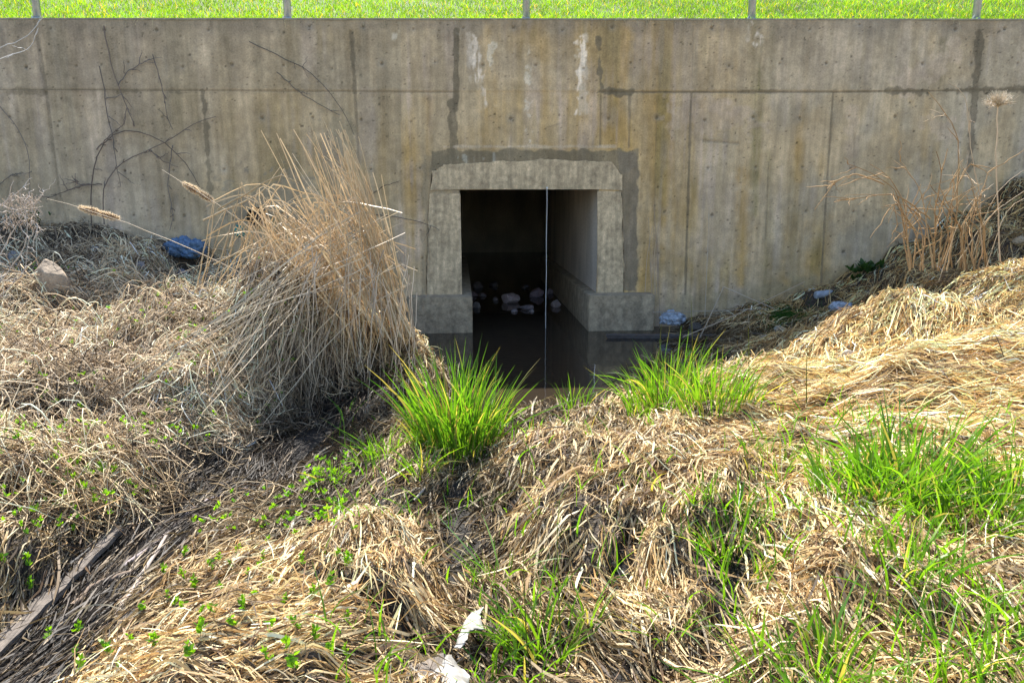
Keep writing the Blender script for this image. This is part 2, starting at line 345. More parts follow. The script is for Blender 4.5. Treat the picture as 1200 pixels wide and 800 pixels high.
# white lime runs
for pts in [((556, 45), (553, 72), (560, 92), (566, 105), (570, 122)), ((681, 45), (680, 80), (677, 108), (676, 132)), ((885, 30), (886, 52)), ((557, 60), (562, 90))]:
    for k, (a, b_) in enumerate(zip(pts[:-1], pts[1:])):
        mixin(seg(*a, *b_, max(.8, 4.2-1.0*k), 3.0, k+int(a[0]), 2)*sst(.3, .62, fbm(U/2.2, Vv/9, 3, 8)), [.60, .58, .55], .7); mixin(seg(*a, *b_, 11, 1.5, k+3, 4)*sst(.4, .6, stk2), [.42, .40, .36], .5)
for u0, v0, v1 in [(619, 50, 95), (621, 115, 165), (577, 55, 80), (463, 40, 50), (535, 40, 60), (677, 60, 66)]:
    mixin(seg(u0, v0, u0, v1, 5, 2, u0)*sst(.4, .6, fine), [.42, .42, .38], .6)
mixin(seg(640, 150, 655, 145, 1, 1, 77), [.12, .1, .08], .4)
# form-tie holes in rows 0.62 m apart, bug holes and pits
hr = np.random.default_rng(5)
for v, ph in [(33, 8), (76, 30), (139, 5), (198, 12), (250, 20), (300, 14)]:
    z0 = PY(600, v, 0).z
    for k in range(-14, 17):
        x0 = k*.615+ph*.011+hr.normal()*.012; z1 = z0+hr.normal()*.02
        if hr.random() < .12: continue
        d = np.hypot(WX[0]-x0, 0); ix = np.where(d < .12)[0]; iz = np.where(abs(wz-z1) < .12)[0]
        if not len(ix) or not len(iz): continue
        sl = np.ix_(iz, ix); dd = np.hypot(WX[sl]-x0, WZ[sl]-z1); rr = .010+hr.random()*.010
        m = sst(rr+.008, rr-.004, dd)[..., None]; halo = (sst(.09, .02, dd)*hr.random()*.35)[..., None]
        c0 = col[sl]; c0 = c0*(1-halo)+np.array([.2, .2, .19])*halo; col[sl] = c0*(1-m*.6)+np.array([.07, .065, .05])*m*.6
        disp[sl] = np.maximum(disp[sl], m[..., 0]*.012)
for _ in range(2200):
    x0 = hr.uniform(-7.5, 8); z1 = hr.uniform(.2, ZT-.02); ix = np.searchsorted(wx, x0); iz = np.searchsorted(wz, z1)
    r_ = 1 if hr.random() < .85 else 2
    col[iz:iz+r_, ix:ix+1+hr.integers(0, 2)] *= hr.uniform(.4, .8); disp[iz:iz+r_, ix:ix+1] += .004
col *= (.80+.40*fine)[..., None]*(.84+.32*fbm(WX*30, WZ*1.6, 2, 50))[..., None]*(.72+.56*fbm(WX*3.2, WZ*2.2, 4, 51))[..., None]*np.array([1.44, 1.25, 1.04])
disp += (fbm(WX*1.1, WZ*1.1, 3, 60)-.5)*.02+(U*0+(Vv < 107))*-.006   # upper lift stands a few mm proud
nX, nZ = len(wx), len(wz)
ii = np.arange(nZ-1)[:, None]*nX+np.arange(nX-1)[None, :]
cx_ = (wx[:-1]+wx[1:])/2; cz_ = (wz[:-1]+wz[1:])/2
keep = ~((cx_[None, :] > XL) & (cx_[None, :] < XR) & (cz_[:, None] < ZC)); ii = ii[keep]
F = np.stack([ii, ii+1, ii+nX+1, ii+nX], -1)
V = np.stack([WX, disp, WZ], -1).reshape(-1, 3)
mesh_np('concrete_face', V, F, M_wall, wall, col.reshape(-1, 3), smooth=True)
# the body behind the face, the wall's far ends
M_body = mat('concrete_body', .85, (.28, .245, .175), noise=[(40, .85, 1.12, one), (3, .8, 1.2, (3, 3, .4))], bump=(60, .4, .008))
bm = bmesh.new()
add_box(bm, -40, -9, 0, .3, -1, ZT); add_box(bm, 9.99, 40, 0, .3, -1, ZT)
bm_obj('wall_end', bm, M_body, wall)
bm = bmesh.new(); add_box(bm, -9, 9.99, .03, .3, ZC+.35, ZT-.001); add_box(bm, -9, XL-.3, .03, .3, -1, ZC+.33); add_box(bm, XR+.3, 9.99, .03, .3, -1, ZC+.33)
bm_obj('wall_core', bm, M_body, wall)
bm = bmesh.new(); add_box(bm, -9, 9.99, -.012, .034, ZT-.004, ZT+.022, .006); bm_obj('top_edge', bm, M_body, wall)
# culvert barrel: right side 3.2 m long, then a wider chamber added so the depth reads dark
bm = bmesh.new(); D1 = 5.4
def quad(*p): bm.faces.new([bm.verts.new(q) for q in p])
y0 = .021
quad((XR, y0, -.5), (XR, D1, -.5), (XR, D1, ZC), (XR, y0, ZC)); quad((XL, y0, -.5), (XL, 12, -.5), (XL, 12, ZC), (XL, y0, ZC))
quad((XL, y0, ZC), (XR, y0, ZC), (XR, D1, ZC), (XL, D1, ZC)); quad((XL, D1, ZC), (XR+2, D1, ZC), (XR+2, 12, ZC), (XL, 12, ZC))
quad((XR, D1, -.5), (XR+2, D1, -.5), (XR+2, D1, ZC), (XR, D1, ZC)); quad((XR+2, D1, -.5), (XR+2, 12, -.5), (XR+2, 12, ZC), (XR+2, D1, ZC)); quad((XL, 12, -.5), (XR+2, 12, -.5), (XR+2, 12, ZC), (XL, 12, ZC))
bm_obj('culvert_barrel', bm, M_in, wall)
# collar: lintel and jambs, 22 mm proud, broken edges
def ragged(name, pts, rag_edges, y_front, y_back, m, amp=.012):
    bm = bmesh.new(); out = []
    P = [(q.x, q.z) for q in (PY(a, b_, 0) for a, b_ in pts)]
    for i in range(len(P)):
        a = P[i]; b_ = P[(i+1) % len(P)]; L = math.hypot(b_[0]-a[0], b_[1]-a[1]); n = max(1, int(L/.02))
        if i not in rag_edges: n = 1
        for k in range(n):
            f = k/n; x = a[0]+(b_[0]-a[0])*f; z = a[1]+(b_[1]-a[1])*f
            if i in rag_edges and 0 < k:
                q = (float(fbm(np.array(x*6.0), np.array(z*6.0), 4, 70+i))-.5)*amp*3.2+(float(fbm(np.array(x*26.0), np.array(z*26.0), 3, 74))-.5)*.022; nx_, nz_ = -(b_[1]-a[1])/L, (b_[0]-a[0])/L; x += nx_*q; z += nz_*q
            out.append((x, z))
    vf = [bm.verts.new((x, y_front, z)) for x, z in out]; vb = [bm.verts.new((x, y_back, z)) for x, z in out]
    bm.faces.new(vf); n = len(out)
    for i in range(n): bm.faces.new([vf[i], vf[(i+1) % n], vb[(i+1) % n], vb[i]])
    bmesh.ops.triangulate(bm, faces=[f for f in bm.faces if len(f.verts) > 4])
    return bm_obj(name, bm, m, wall)
ragged('lintel', [(539.5, 222), (700, 222), (729, 223), (729, 205), (717, 190), (640, 187), (560, 191), (520, 193), (507, 200), (504, 223)], {3, 4, 5, 6, 7, 8}, -.014, .02, M_frame)
ragged('jamb', [(504, 227), (539.5, 227), (541.5, 346), (500, 346), (500, 290)], {3, 4}, -.012, .02, M_frame)
ragged('jamb', [(700, 224), (728, 224), (731, 290), (731, 344), (700, 344)], {1, 2}, -.012, .02, M_frame)
# footings running along the foot of the culvert sides
ZF = PY(560, 348, -.27).z
xa = PY(476, 348, -.27).x; xb = PY(553.5, 348, -.27).x; xc = PY(690, 348, -.27).x; xd = PY(768, 348, -.27).x
def footing(x0, x1, xin, side):
    bm = bmesh.new()
    pts = [(x0, -.27), (x1, -.27), (x1, D1-.01), (XL+.002, D1-.01), (XL+.002, .002), (x0, .002)] if side < 0 else [(x0, -.27), (x1, -.27), (x1, .002), (XR-.002, .002), (XR-.002, D1-.01), (x0, D1-.01)]
    lo = [bm.verts.new((a, b_, -.5)) for a, b_ in pts]; hi = [bm.verts.new((a, b_, ZF)) for a, b_ in pts]
    bm.faces.new(hi); n = len(pts)
    for i in range(n): bm.faces.new([lo[i], lo[(i+1) % n], hi[(i+1) % n], hi[i]])
    e = [e for e in bm.edges if all(v.co.z > ZF-.01 for v in e.verts) and len(e.link_faces) == 2] + [e for e in bm.edges if abs(e.verts[0].co.z-e.verts[1].co.z) > .1 and e.verts[0].co.y < -.2]
    bmesh.ops.bevel(bm, geom=e, offset=.012, segments=2, affect='EDGES')
    bm_obj('footing', bm, M_foot, wall)
footing(xa, xb, XL, -1); footing(xc, xd, XR, 1)

# ================================================================ LAWN BEHIND THE WALL, FENCE
lx = np.linspace(-40, 40, 200); ly = np.r_[np.linspace(.05, 4, 40), np.linspace(4.5, 30, 30)]
LX, LY = np.meshgrid(lx, ly)
def lz(x, y): return ZT-.03+.42*np.maximum(y-.2, 0)-.006*np.maximum(y-.2, 0)**2+(fbm(x*1.3, y*1.3, 3, 80)-.5)*.06
LZ = lz(LX, LY); nx, ny = len(lx), len(ly); ii = (np.arange(ny-1)[:, None]*nx+np.arange(nx-1)[None, :]).ravel()
tag(mesh_np('lawn_slope', np.stack([LX, LY, LZ], -1).reshape(-1, 3), np.stack([ii, ii+1, ii+nx+1, ii+nx], -1), M_soil, col=np.array([.07, .10, .025]), smooth=True), kind='structure')
def blades(n, x, y, zf, h0, h1, wd, lean, K=4, sun_lean=0):
    h = rng.uniform(h0, h1, n); a = rng.uniform(0, 2*np.pi, n); l = rng.uniform(.1, 1, n)*lean*h
    s = np.linspace(0, 1, K)[None, :]
    X = x[:, None]+np.cos(a)[:, None]*l[:, None]*s**1.8; Y = y[:, None]+np.sin(a)[:, None]*l[:, None]*s**1.8
    Z = zf(x, y)[:, None]+h[:, None]*s*(1-.25*s*lean)
    W = wd*(rng.uniform(.6, 1.2, n)[:, None])*(1-s**2*.92)
    return np.stack([X, Y, Z], -1), W
def greens(n, dry=.1, yel=.5):
    a = np.array([.045, .165, .012]); b_ = np.array([.17, .33, .018]); t_ = rng.beta(2, 2, n)[:, None]*yel*2
    c = a*(1-np.clip(t_, 0, 1))+b_*np.clip(t_, 0, 1); c *= rng.uniform(.75, 1.25, n)[:, None]
    d = rng.random(n) < dry; c[d] = np.array([.38, .31, .12])*rng.uniform(.7, 1.2, d.sum())[:, None]
    return c
n = 90000
x = rng.uniform(-9, 10, n); y = .06+2.8*rng.random(n)**1.6; nd, W = blades(n, x, y, lz, .035, .11, .007, .9)
nd[..., 2] = np.where(y[:, None] < .35, nd[..., 2]-.0, nd[..., 2])
V, F, I = strands(nd, W); cc = greens(n, .05, .75); cc *= (.6+.8*fbm(x*1.5, y*3, 3, 90))[:, None]
dn = rng.random(n) < .03; cc[dn] = np.array([.5, .42, .03])
tag(mesh_np('lawn_grass', V, F, M_lawn, col=cc[I]), 'bright sunlit green lawn grass on the slope above the wall', 'grass', kind='stuff')

n = 140; x = np.sort(rng.uniform(-7.5, 8, n)); x = x[fbm(x*1.3, x*0, 2, 5) > .5]; n = len(x); K = 5; s_ = np.linspace(0, 1, K)[None, :]; L_ = rng.uniform(.06, .2, n)[:, None]
nd = np.stack([x[:, None]+rng.normal(size=(n, 1))*.06*s_, .06-.09*s_-.03*s_*L_, ZT+.02+L_*(.35*s_-1.1*s_**3)+.012], -1); V, F, I = strands(nd, np.full((n, K), .006)*(1-s_*.6))
tag(mesh_np('overhanging_grass', V, F, M_straw, col=np.broadcast_to([.55, .48, .28], (n, 3))[I]), 'sparse dry grass blades drooping over the top edge of the wall', 'dry grass', kind='stuff')
fence = empty('metal_fence', (0, .14, ZT), 'galvanised steel fence posts with a top rail standing along the wall top', 'fence')
for px in (42, 336.5, 617, 882, 1146, -250, 1420):
    x = PY(px, 22, .1).x; bm = bmesh.new()
    bmesh.ops.create_cone(bm, cap_ends=True, segments=20, radius1=.046, radius2=.046, depth=1.3, matrix=Matrix.Translation((x, .14, ZT+.6)))
    p = bm_obj('post', bm, M_steel, fence, True)
    bm = bmesh.new(); bmesh.ops.create_cone(bm, cap_ends=True, segments=20, radius1=.07, radius2=.06, depth=.025, matrix=Matrix.Translation((x, .14, ZT+.035)))
    bmesh.ops.create_cone(bm, cap_ends=True, segments=6, radius1=.01, radius2=.01, depth=.05, matrix=Matrix.Translation((x-.05, .12, ZT+.04)))
    q = bm_obj('base_collar', bm, M_steel, fence); q.parent = p
bm = bmesh.new(); bmesh.ops.create_cone(bm, cap_ends=True, segments=16, radius1=.024, radius2=.024, depth=26, matrix=Matrix.Translation((.5, .14, ZT+1.27)) @ Matrix.Rotation(R(90), 4, 'Y'))
bm_obj('top_rail', bm, M_steel, fence, True)

# ================================================================ STRAW
# flow of the flattened stalks: photo point, ground height, direction as seen in the picture (dx, dy right/down)
fl = []
for px, py, z, dx, dy in [(400, 330, 1.0, -.3, 1), (480, 380, .5, .5, 1), (330, 380, .9, -1, .7), (230, 420, .6, -1, .5), (120, 460, .5, -1, .45), (30, 500, .5, -1, .5), (420, 430, .4, .1, 1), (330, 450, .5, -.7, 1),
                          (250, 520, .1, -1, .7), (120, 660, .1, -1, 1), (60, 740, .1, -1, .9), (200, 700, .2, -1, .7), (350, 600, .2, -1, .5), (420, 620, .2, -.2, 1), (250, 770, .2, -1, -.2), (380, 740, .2, -1, .3), (470, 700, .2, .5, 1),
                          (640, 520, .3, -1, 1), (600, 620, .2, -1, 1), (700, 600, .3, .2, 1), (750, 560, .4, -1, .8), (820, 590, .4, .4, 1), (780, 650, .3, .5, 1), (700, 700, .2, 1, .5), (850, 700, .2, .6, 1),
                          (900, 540, .4, 1, .3), (950, 460, .4, 1, .05), (1100, 450, .7, 1, .1), (1150, 430, .8, 1, .15), (1000, 640, .5, 1, .7), (1100, 700, .5, 1, .9), (1150, 600, .5, 1, .6), (1000, 760, .4, 1, .6),
                          (980, 400, .5, 1, -.7), (1060, 370, .7, 1, -.6), (1150, 340, .9, 1, -.5), (1000, 370, .3, 1, -.3), (900, 390, .1, 1, -.3), (1150, 280, 1.2, 1, -.6), (850, 400, .1, 1, -.2), (100, 330, .8, 1, .2), (200, 330, .7, 1, .5), (60, 290, 1, 1, .1)]:
    p = PZ(px, py, z) if z < .9 else PY(px, py, -2.9); q = PZ(px+dx*10, py+dy*10, z) if z < .9 else None
    if q is None: d = Vector((dx, -dy*1.2, 0))
    else: d = q-p
    d = d.normalized(); a2 = 2*math.atan2(d.y, d.x); fl.append((p.x, p.y, math.cos(a2), math.sin(a2)))
fl = np.array(fl)
def flow(x, y):
    w_ = 1/(((x[:, None]-fl[:, 0])**2+(y[:, None]-fl[:, 1])**2)+.02)**1.5
    return .5*np.arctan2(w_ @ fl[:, 3], w_ @ fl[:, 2])
def litter(n, x, y, L0, L1, wd, spread, loft, K=5, curl=.6, flip=True):
    th = flow(x, y)+rng.normal(size=n)*spread+np.pi*rng.integers(0, 2, n)+(fbm(x*1.7, y*1.7, 2, 33)-.5)*1.0
    L = L0+(L1-L0)*rng.beta(1.3, 3, n); k = rng.normal(size=n)*curl/np.maximum(L, .1)
    s = (np.arange(K)/(K-1)-.5)[None, :]*L[:, None]
    ang = th[:, None]+k[:, None]*s*1.5
    ds = L[:, None]/(K-1)
    X = x[:, None]+np.cumsum(np.cos(ang)*ds, 1)-L[:, None]/2*np.cos(th)[:, None]; Y = y[:, None]+np.cumsum(np.sin(ang)*ds, 1)-L[:, None]/2*np.sin(th)[:, None]
    Y = np.minimum(Y, -.02)
    g = hz(X, Y); g = np.maximum(g, .0)
    a = np.abs(rng.normal(size=n))[:, None]*loft; t_ = np.linspace(-1, 1, K)[None, :]; tilt = rng.normal(size=n)[:, None]*loft*.9
    gm = g.mean(1, keepdims=True)
    Z = g*.75+gm*.25+.004+a*(.35+.65*rng.random((n, 1)))*(1-t_**2*.8)+tilt*t_
    Z = np.maximum(Z, g-.012)
    W = wd*rng.uniform(.5, 1.5, n)[:, None]*np.array([.5]+[1]*(K-2)+[.3])[None, :]
    return np.stack([X, Y, Z], -1), W
def scatter_view(n, u0, u1, v0, v1, gen=rng):
    """spots on the ground, spread evenly over what the photo shows so that near ground is not bare"""
    out = []
    m = n*3
    # sample world area with probability ~ 1/dist^2
    while sum(len(o) for o in out) < n:
        d = np.exp(gen.uniform(math.log(1.35), math.log(13.5), m)); a = gen.uniform(-R(42), R(45), m)+R(3)
        x = d*np.sin(a); y = CAM.y+d*np.cos(a)
        ok = (y < -.03); x = x[ok]; y = y[ok]; z = hz(x, y); u, v = proj(x, y, z)
        ok = (u > u0) & (u < u1) & (v > v0) & (v < v1) & (z > -.02); out.append(np.stack([x[ok], y[ok]], 1))
    return np.concatenate(out)[:n]
def straw_cols(n, x, y, bright=1.0):
    pal = np.array([[.62, .50, .30], [.50, .38, .20], [.33, .23, .12], [.17, .11, .065], [.72, .64, .47], [.07, .05, .033], [.42, .27, .11]])
    p = np.array([.22, .18, .15, .13, .15, .10, .07]); c = pal[rng.choice(len(pal), n, p=p)]*rng.uniform(.75, 1.2, n)[:, None]
    u, v = proj(x, y, hz(x, y))
    # wet dark material by the stream, bleached straw on the right bank, mauve-brown thicket on the left
    wetk = np.maximum(sst(.15, .02, hz(x, y)), mud_amount(x, y))[:, None]; c = c*(1-.7*wetk)
    r_ = (sst(820, 950, u)*sst(660, 520, v))[:, None]; c = c*(1+r_*np.array([.28, .24, .12]))
    l_ = (sst(560, 300, u)*sst(680, 500, v))[:, None]; c = c*(1-.6*l_)+c.mean(1, keepdims=True)*np.array([1.34, 1.16, 1.0])*.6*l_
    patch = (.35+1.3*fbm(x*2.5, y*2.5, 3, 55))[:, None]
    return np.clip(c*patch*bright*np.array([1.12, 1.03, .88]), 0, .8)
clearings = [(ground_at(a, b), r_) for a, b, r_ in [(930, 370, .30), (955, 354, .15), (985, 366, .15), (786, 376, .2), (216, 294, .28), (57, 330, .2), (112, 318, .14), (165, 316, .1), (993, 421, .09), (548, 735, .05), (556, 720, .04), (538, 750, .04), (510, 785, .07), (535, 790, .07), (490, 790, .07),
    (20, 745, .04), (70, 690, .03), (815, 388, .12), (915, 388, .12)]]
def litter_obj(name, label, n, box, L0, L1, wd, spread, loft, K=5, curl=.6, bright=1., sides=0, m=M_straw, maskf=None):
    p = scatter_view(n, *box); x, y = p[:, 0], p[:, 1]
    if maskf is not None:
        u, v = proj(x, y, hz(x, y)); ok = rng.random(n) < maskf(u, v, x, y); x, y = x[ok], y[ok]
    for q_, rr_ in clearings: k_ = np.hypot(x-q_[0], y-q_[1]) > rr_*(.9 if L0 < .1 else 1.15); x, y = x[k_], y[k_]
    u_, v_ = proj(x, y, hz(x, y)); gap = sst(.47, .36, fbm(x*4.5, y*4.5, 3, 88))*sst(430, 520, v_)*sst(1000, 800, u_)
    ok = rng.random(len(x)) > gap*(.9 if L0 > .03 else .6); x, y = x[ok], y[ok]
    ok = rng.random(len(x)) > mud_amount(x, y)*(.98 if L0 > .03 else .75); x, y = x[ok], y[ok]
    n = len(x); nd, W = litter(n, x, y, L0, L1, wd, spread, loft, K, curl)
    dist = np.linalg.norm(np.stack([x, y+9.65], 1), axis=1)[:, None]; W = W*np.clip(.75+dist*.09, .8, 1.5)
    V, F, I = strands(nd, W, sides); c = straw_cols(n, x, y, bright)
    return tag(mesh_np(name, V, F, m, col=c[I]), label, 'dry grass', kind='stuff')
full = (-150, 1400, 180, 1000)
litter_obj('straw_crumbs', 'short broken brown straw fragments matted on the banks', 110000, full, .02, .11, .0065, 1.2, .014, 3, .4, .42)
litter_obj('straw_mat', 'flattened dry tan grass stalks covering both banks', 120000, full, .07, .42, .0055, .33, .022, 5, .35, 1.05)
litter_obj('straw_stalks', 'bleached pale straw stalks lying loose over the banks', 26000, full, .15, .6, .0085, .38, .030, 5, .2, 1.15)
litter_obj('straw_loose', 'curled springy dry grass rising from the banks', 15000, full, .12, .45, .0040, .9, .06, 6, 1.1, 1.1)
n = 60000; x = rng.uniform(-8, 9, n); y = -3.2*rng.random(n)**.8-.02; ok = hz(x, y) > .01; x, y = x[ok], y[ok]
for q_, rr_ in clearings: k_ = np.hypot(x-q_[0], y-q_[1]) > rr_; x, y = x[k_], y[k_]
nd, W = litter(len(x), x, y, .08, .5, .006, .7, .04, 5, 1.2); V, F, I = strands(nd, W)
tag(mesh_np('wall_foot_litter', V, F, M_straw, col=(straw_cols(len(x), x, y, .62))[I]), 'dark tangled stems and twigs along the wall foot', 'dry grass', kind='stuff')  # straw colours scaled darker over the strip along the wall
# long combed bundles on the heap and the right bank
litter_obj('heap_thatch', 'thick thatch of grey-brown collapsed reed leaves on the left heap', 75000, (80, 500, 290, 510), .12, .6, .0052, .5, .07, 7, 1.5, 1.1)
litter_obj('bank_sweep', 'long swept golden straw over the right bank', 24000, (880, 1350, 290, 470), .12, .8, .0055, .42, .05, 5, .25, 1.15, maskf=lambda u, v, x, y: (y < -2.3)*1.0)
litter_obj('thicket_twigs', 'tangle of thin grey bramble twigs on the left bank', 12000, (-100, 300, 300, 600), .2, .8, .0050, .9, .12, 7, 1.3, 1.1, 3, M_bark)

n = 3600; gp = np.array([tuple(PZ(*q))[:2] for q in GUL]); k_ = rng.uniform(0, len(gp)-1.01, n); i_ = k_.astype(int); f_ = (k_-i_)[:, None]
q_ = gp[i_]*(1-f_)+gp[i_+1]*f_+rng.normal(size=(n, 2))*.16; q_ = q_[hz(q_[:, 0], q_[:, 1]) > .005]; n = len(q_); nd, W = litter(n, q_[:, 0], q_[:, 1], .15, .8, .006, .16, .02, 6, .25); V, F, I = strands(nd, W)
cw = np.array([[.09, .068, .048], [.025, .02, .015], [.30, .23, .15], [.05, .037, .026]])[rng.choice(4, len(nd), p=[.25, .38, .10, .27])]
tag(mesh_np('wet_stalks', V, F, M_straw, col=cw[I]), 'dark wet stalks lying along the muddy gully', 'dry grass', kind='stuff')
# ================================================================ GREEN GRASS
def tuft(name, label, px, py, rx, n, h0, h1, wd, lean=.55, bias=(0, 0), dry=.08, yel=.5, group=None, cat='grass tuft'):
    c = ground_at(px, py); root = empty(name, c, label, cat, group)
    r = np.sqrt(rng.random(n))*rx; a = rng.uniform(0, 2*np.pi, n); x = c.x+r*np.cos(a); y = c.y+r*np.sin(a)*.8
    h = (h0+(h1-h0)*rng.beta(1.6, 1.4, n))*(1-.3*(r/rx)); K = 7; s = np.linspace(0, 1, K)[None, :]
    l = (np.abs(rng.normal(size=n))*lean*.6+.08+.2*r/rx)*h; a2 = a+rng.normal(size=n)*.7
    ddx = np.cos(a2)*l+bias[0]*h; ddy = np.sin(a2)*l+bias[1]*h
    droop = rng.random(n)**3*.5
    X = x[:, None]+ddx[:, None]*s**1.7; Y = y[:, None]+ddy[:, None]*s**1.7
    Z = np.maximum(hz(x, y), -.05)[:, None]-.02+h[:, None]*(s-droop[:, None]*s**3)
    W = wd*rng.uniform(.5, 1.15, n)[:, None]*np.minimum(1, (.55+s*1.6))*(1-s**3.0*.96)
    V, F, I = strands(np.stack([X, Y, Z], -1), W); cc = greens(n, dry, yel)[I]
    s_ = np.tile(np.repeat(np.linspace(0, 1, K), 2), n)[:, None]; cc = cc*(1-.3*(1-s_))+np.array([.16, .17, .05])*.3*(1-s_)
    br = (rng.random(n) < .22)[I][:, None]*sst(.72, .95, s_); cc = cc*(1-br)+np.array([.42, .33, .15])*br
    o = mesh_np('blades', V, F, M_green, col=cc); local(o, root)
    # dead sheath at the foot
    m = max(12, n//4); r = np.sqrt(rng.random(m))*rx*1.1; a = rng.uniform(0, 2*np.pi, m); x = c.x+r*np.cos(a); y = c.y+r*np.sin(a)*.8; K = 4; s = np.linspace(0, 1, K)[None, :]
    hh = rng.uniform(.05, .2, m)[:, None]; a2 = rng.uniform(0, 6.3, m)[:, None]
    nd = np.stack([x[:, None]+np.cos(a2)*hh*s**2*1.2, y[:, None]+np.sin(a2)*hh*s**2*1.2, hz(x, y)[:, None]+hh*(s-.7*s**3)], -1)
    V, F, I = strands(nd, np.full((m, K), .004)*(1-s*.6)); o = mesh_np('dead_leaves', V, F, M_straw, col=straw_cols(m, x, y, .9)[I]); local(o, root)
    return root
tuft('grass_tuft', 'big dense bright green grass tuft at the water edge left of the cord', 532, 532, .27, 470, .22, .92, .0135, .34, (-.04, 0), .10, .4)
tuft('grass_tuft', 'low green grass clump just left of the biggest tuft', 445, 540, .14, 70, .15, .36, .009, .8, (-.1, 0), .05, .6)
tuft('grass_tuft', 'small yellow-green shoots by the mud, far left of the biggest tuft', 385, 568, .10, 30, .1, .22, .009, .9, (-.1, 0), .1, .8)
tuft('grass_tuft', 'thin group of upright green blades at the bank edge beside the cord', 672, 484, .12, 34, .22, .44, .010, .5, (0, 0), .05, .5)
tuft('grass_tuft', 'wide green grass tuft at the water edge below the right footing', 782, 474, .30, 330, .25, .66, .0105, .5, (-.05, 0), .08, .45)
tuft('grass_tuft', 'right shoulder of reed grass between wide waterside tuft and straw bank', 840, 478, .24, 190, .2, .55, .0100, .5, (.0, 0), .14, .6)
tuft('grass_tuft', 'drooping leafy green tuft at the left of the right bank meadow', 1010, 590, .20, 110, .15, .42, .0115, .8, (.05, -.05), .06, .5)
tuft('grass_tuft', 'tall full green tuft in the middle of the right bank', 1062, 592, .24, 220, .2, .55, .0125, .7, (.1, -.05), .05, .45)
tuft('grass_tuft', 'green tuft near the right frame edge on the straw bank', 1150, 612, .22, 140, .15, .42, .0115, .75, (.1, 0), .07, .6)
tuft('grass_tuft', 'coarse green tuft cut by the right frame edge', 1195, 600, .16, 90, .25, .45, .010, .7, (.05, 0), .07, .6)
tuft('grass_tuft', 'small dark green tuft in the hollow right of centre', 855, 650, .12, 90, .12, .30, .0095, .9, (-.05, 0), .06, .3)
tuft('grass_tuft', 'sparse sprawling green tuft by the torn white plastic', 635, 770, .14, 75, .18, .42, .0105, .9, (-.05, 0), .1, .5)
tuft('grass_tuft', 'flat spreading green leaves above the torn white plastic', 580, 685, .09, 30, .14, .30, .010, 1.2, (-.25, 0), .0, .6)
tuft('grass_tuft', 'slim upright green shoots right of the sprawling tuft', 690, 735, .05, 18, .14, .28, .010, .5, (0, 0), .1, .6)
tuft('grass_tuft', 'few bent green blades in the dark hollow near the bottom', 785, 745, .07, 18, .12, .24, .007, 1.1, (.1, 0), .1, .5)
tuft('grass_tuft', 'broad-bladed green tuft at the bottom edge right of centre', 965, 800, .13, 80, .16, .34, .012, .8, (-.05, 0), .05, .55)
tuft('grass_tuft', 'narrow green tuft at the bottom edge between two larger ones', 890, 800, .08, 34, .14, .28, .009, .7, (-.1, 0), .05, .5)
tuft('grass_tuft', 'low green weeds in the bottom right corner', 1140, 770, .2, 60, .06, .2, .008, .9, (0, 0), .1, .7)
tuft('grass_tuft', 'loose green tuft on the slope below the tall right bank tuft', 1060, 680, .13, 60, .1, .28, .010, .9, (0, 0), .1, .6)
tuft('grass_tuft', 'yellowish green tuft between waterside grass and right bank meadow', 905, 560, .14, 55, .1, .26, .009, .9, (0, 0), .15, .8)
tuft('grass_tuft', 'short green shoots on the bank left of the small dark tuft', 820, 590, .08, 26, .1, .24, .009, .9, (0, 0), .1, .6)
tuft('grass_tuft', 'tall leaning side clump on the right flank of the biggest tuft', 572, 520, .10, 60, .3, .72, .012, .6, (.14, 0), .12, .5)
tuft('grass_tuft', 'ragged short clump at the muddy front of the biggest tuft', 495, 552, .12, 50, .12, .34, .010, .9, (-.05, -.1), .15, .6)
# single tall reed shoots in front of the waterside tufts
def stalk_group(name, label, cat, lines, r0, r1, m, colour, K=10, sides=5, jit=.0, part='stalk', root_at=None):
    pts = [[PY(a, b_, Y) for a, b_, Y in ln] for ln in lines]
    root = empty(name, root_at or pts[0][0], label, cat)
    for p in pts:
        nd = poly_strand(p, K, jit)[None]; W = np.linspace(r0, r1, K)[None]*2
        V, F, I = strands(nd, W, sides); c = np.array(colour)*random.uniform(.8, 1.15)
        local(mesh_np(part, V, F, m, col=np.broadcast_to(c, V.shape), smooth=True), root)
    return root
g1 = ground_at(622, 795).y
stalk_group('reed_shoot', 'two tall yellow-green reed shoots standing in the sprawling bottom tuft', 'reed shoots', [[(622, 815, g1), (616, 740, g1), (613, 640, g1)], [(658, 800, g1), (655, 700, g1), (652, 625, g1), (653, 612, g1)]], .004, .0012, M_green, (.13, .17, .03))
g1 = ground_at(815, 478).y
stalk_group('reed_shoot', 'thin yellowish reed shoots rising from the waterside grass', 'reed shoots', [[(808, 480, g1), (812, 420, g1), (810, 352, g1)], [(876, 480, g1), (878, 430, g1), (877, 385, g1)], [(945, 475, g1-.2), (945, 430, g1-.2), (947, 392, g1-.2)], [(770, 475, g1), (772, 420, g1), (775, 380, g1)]], .0045, .0012, M_green, (.17, .18, .03))

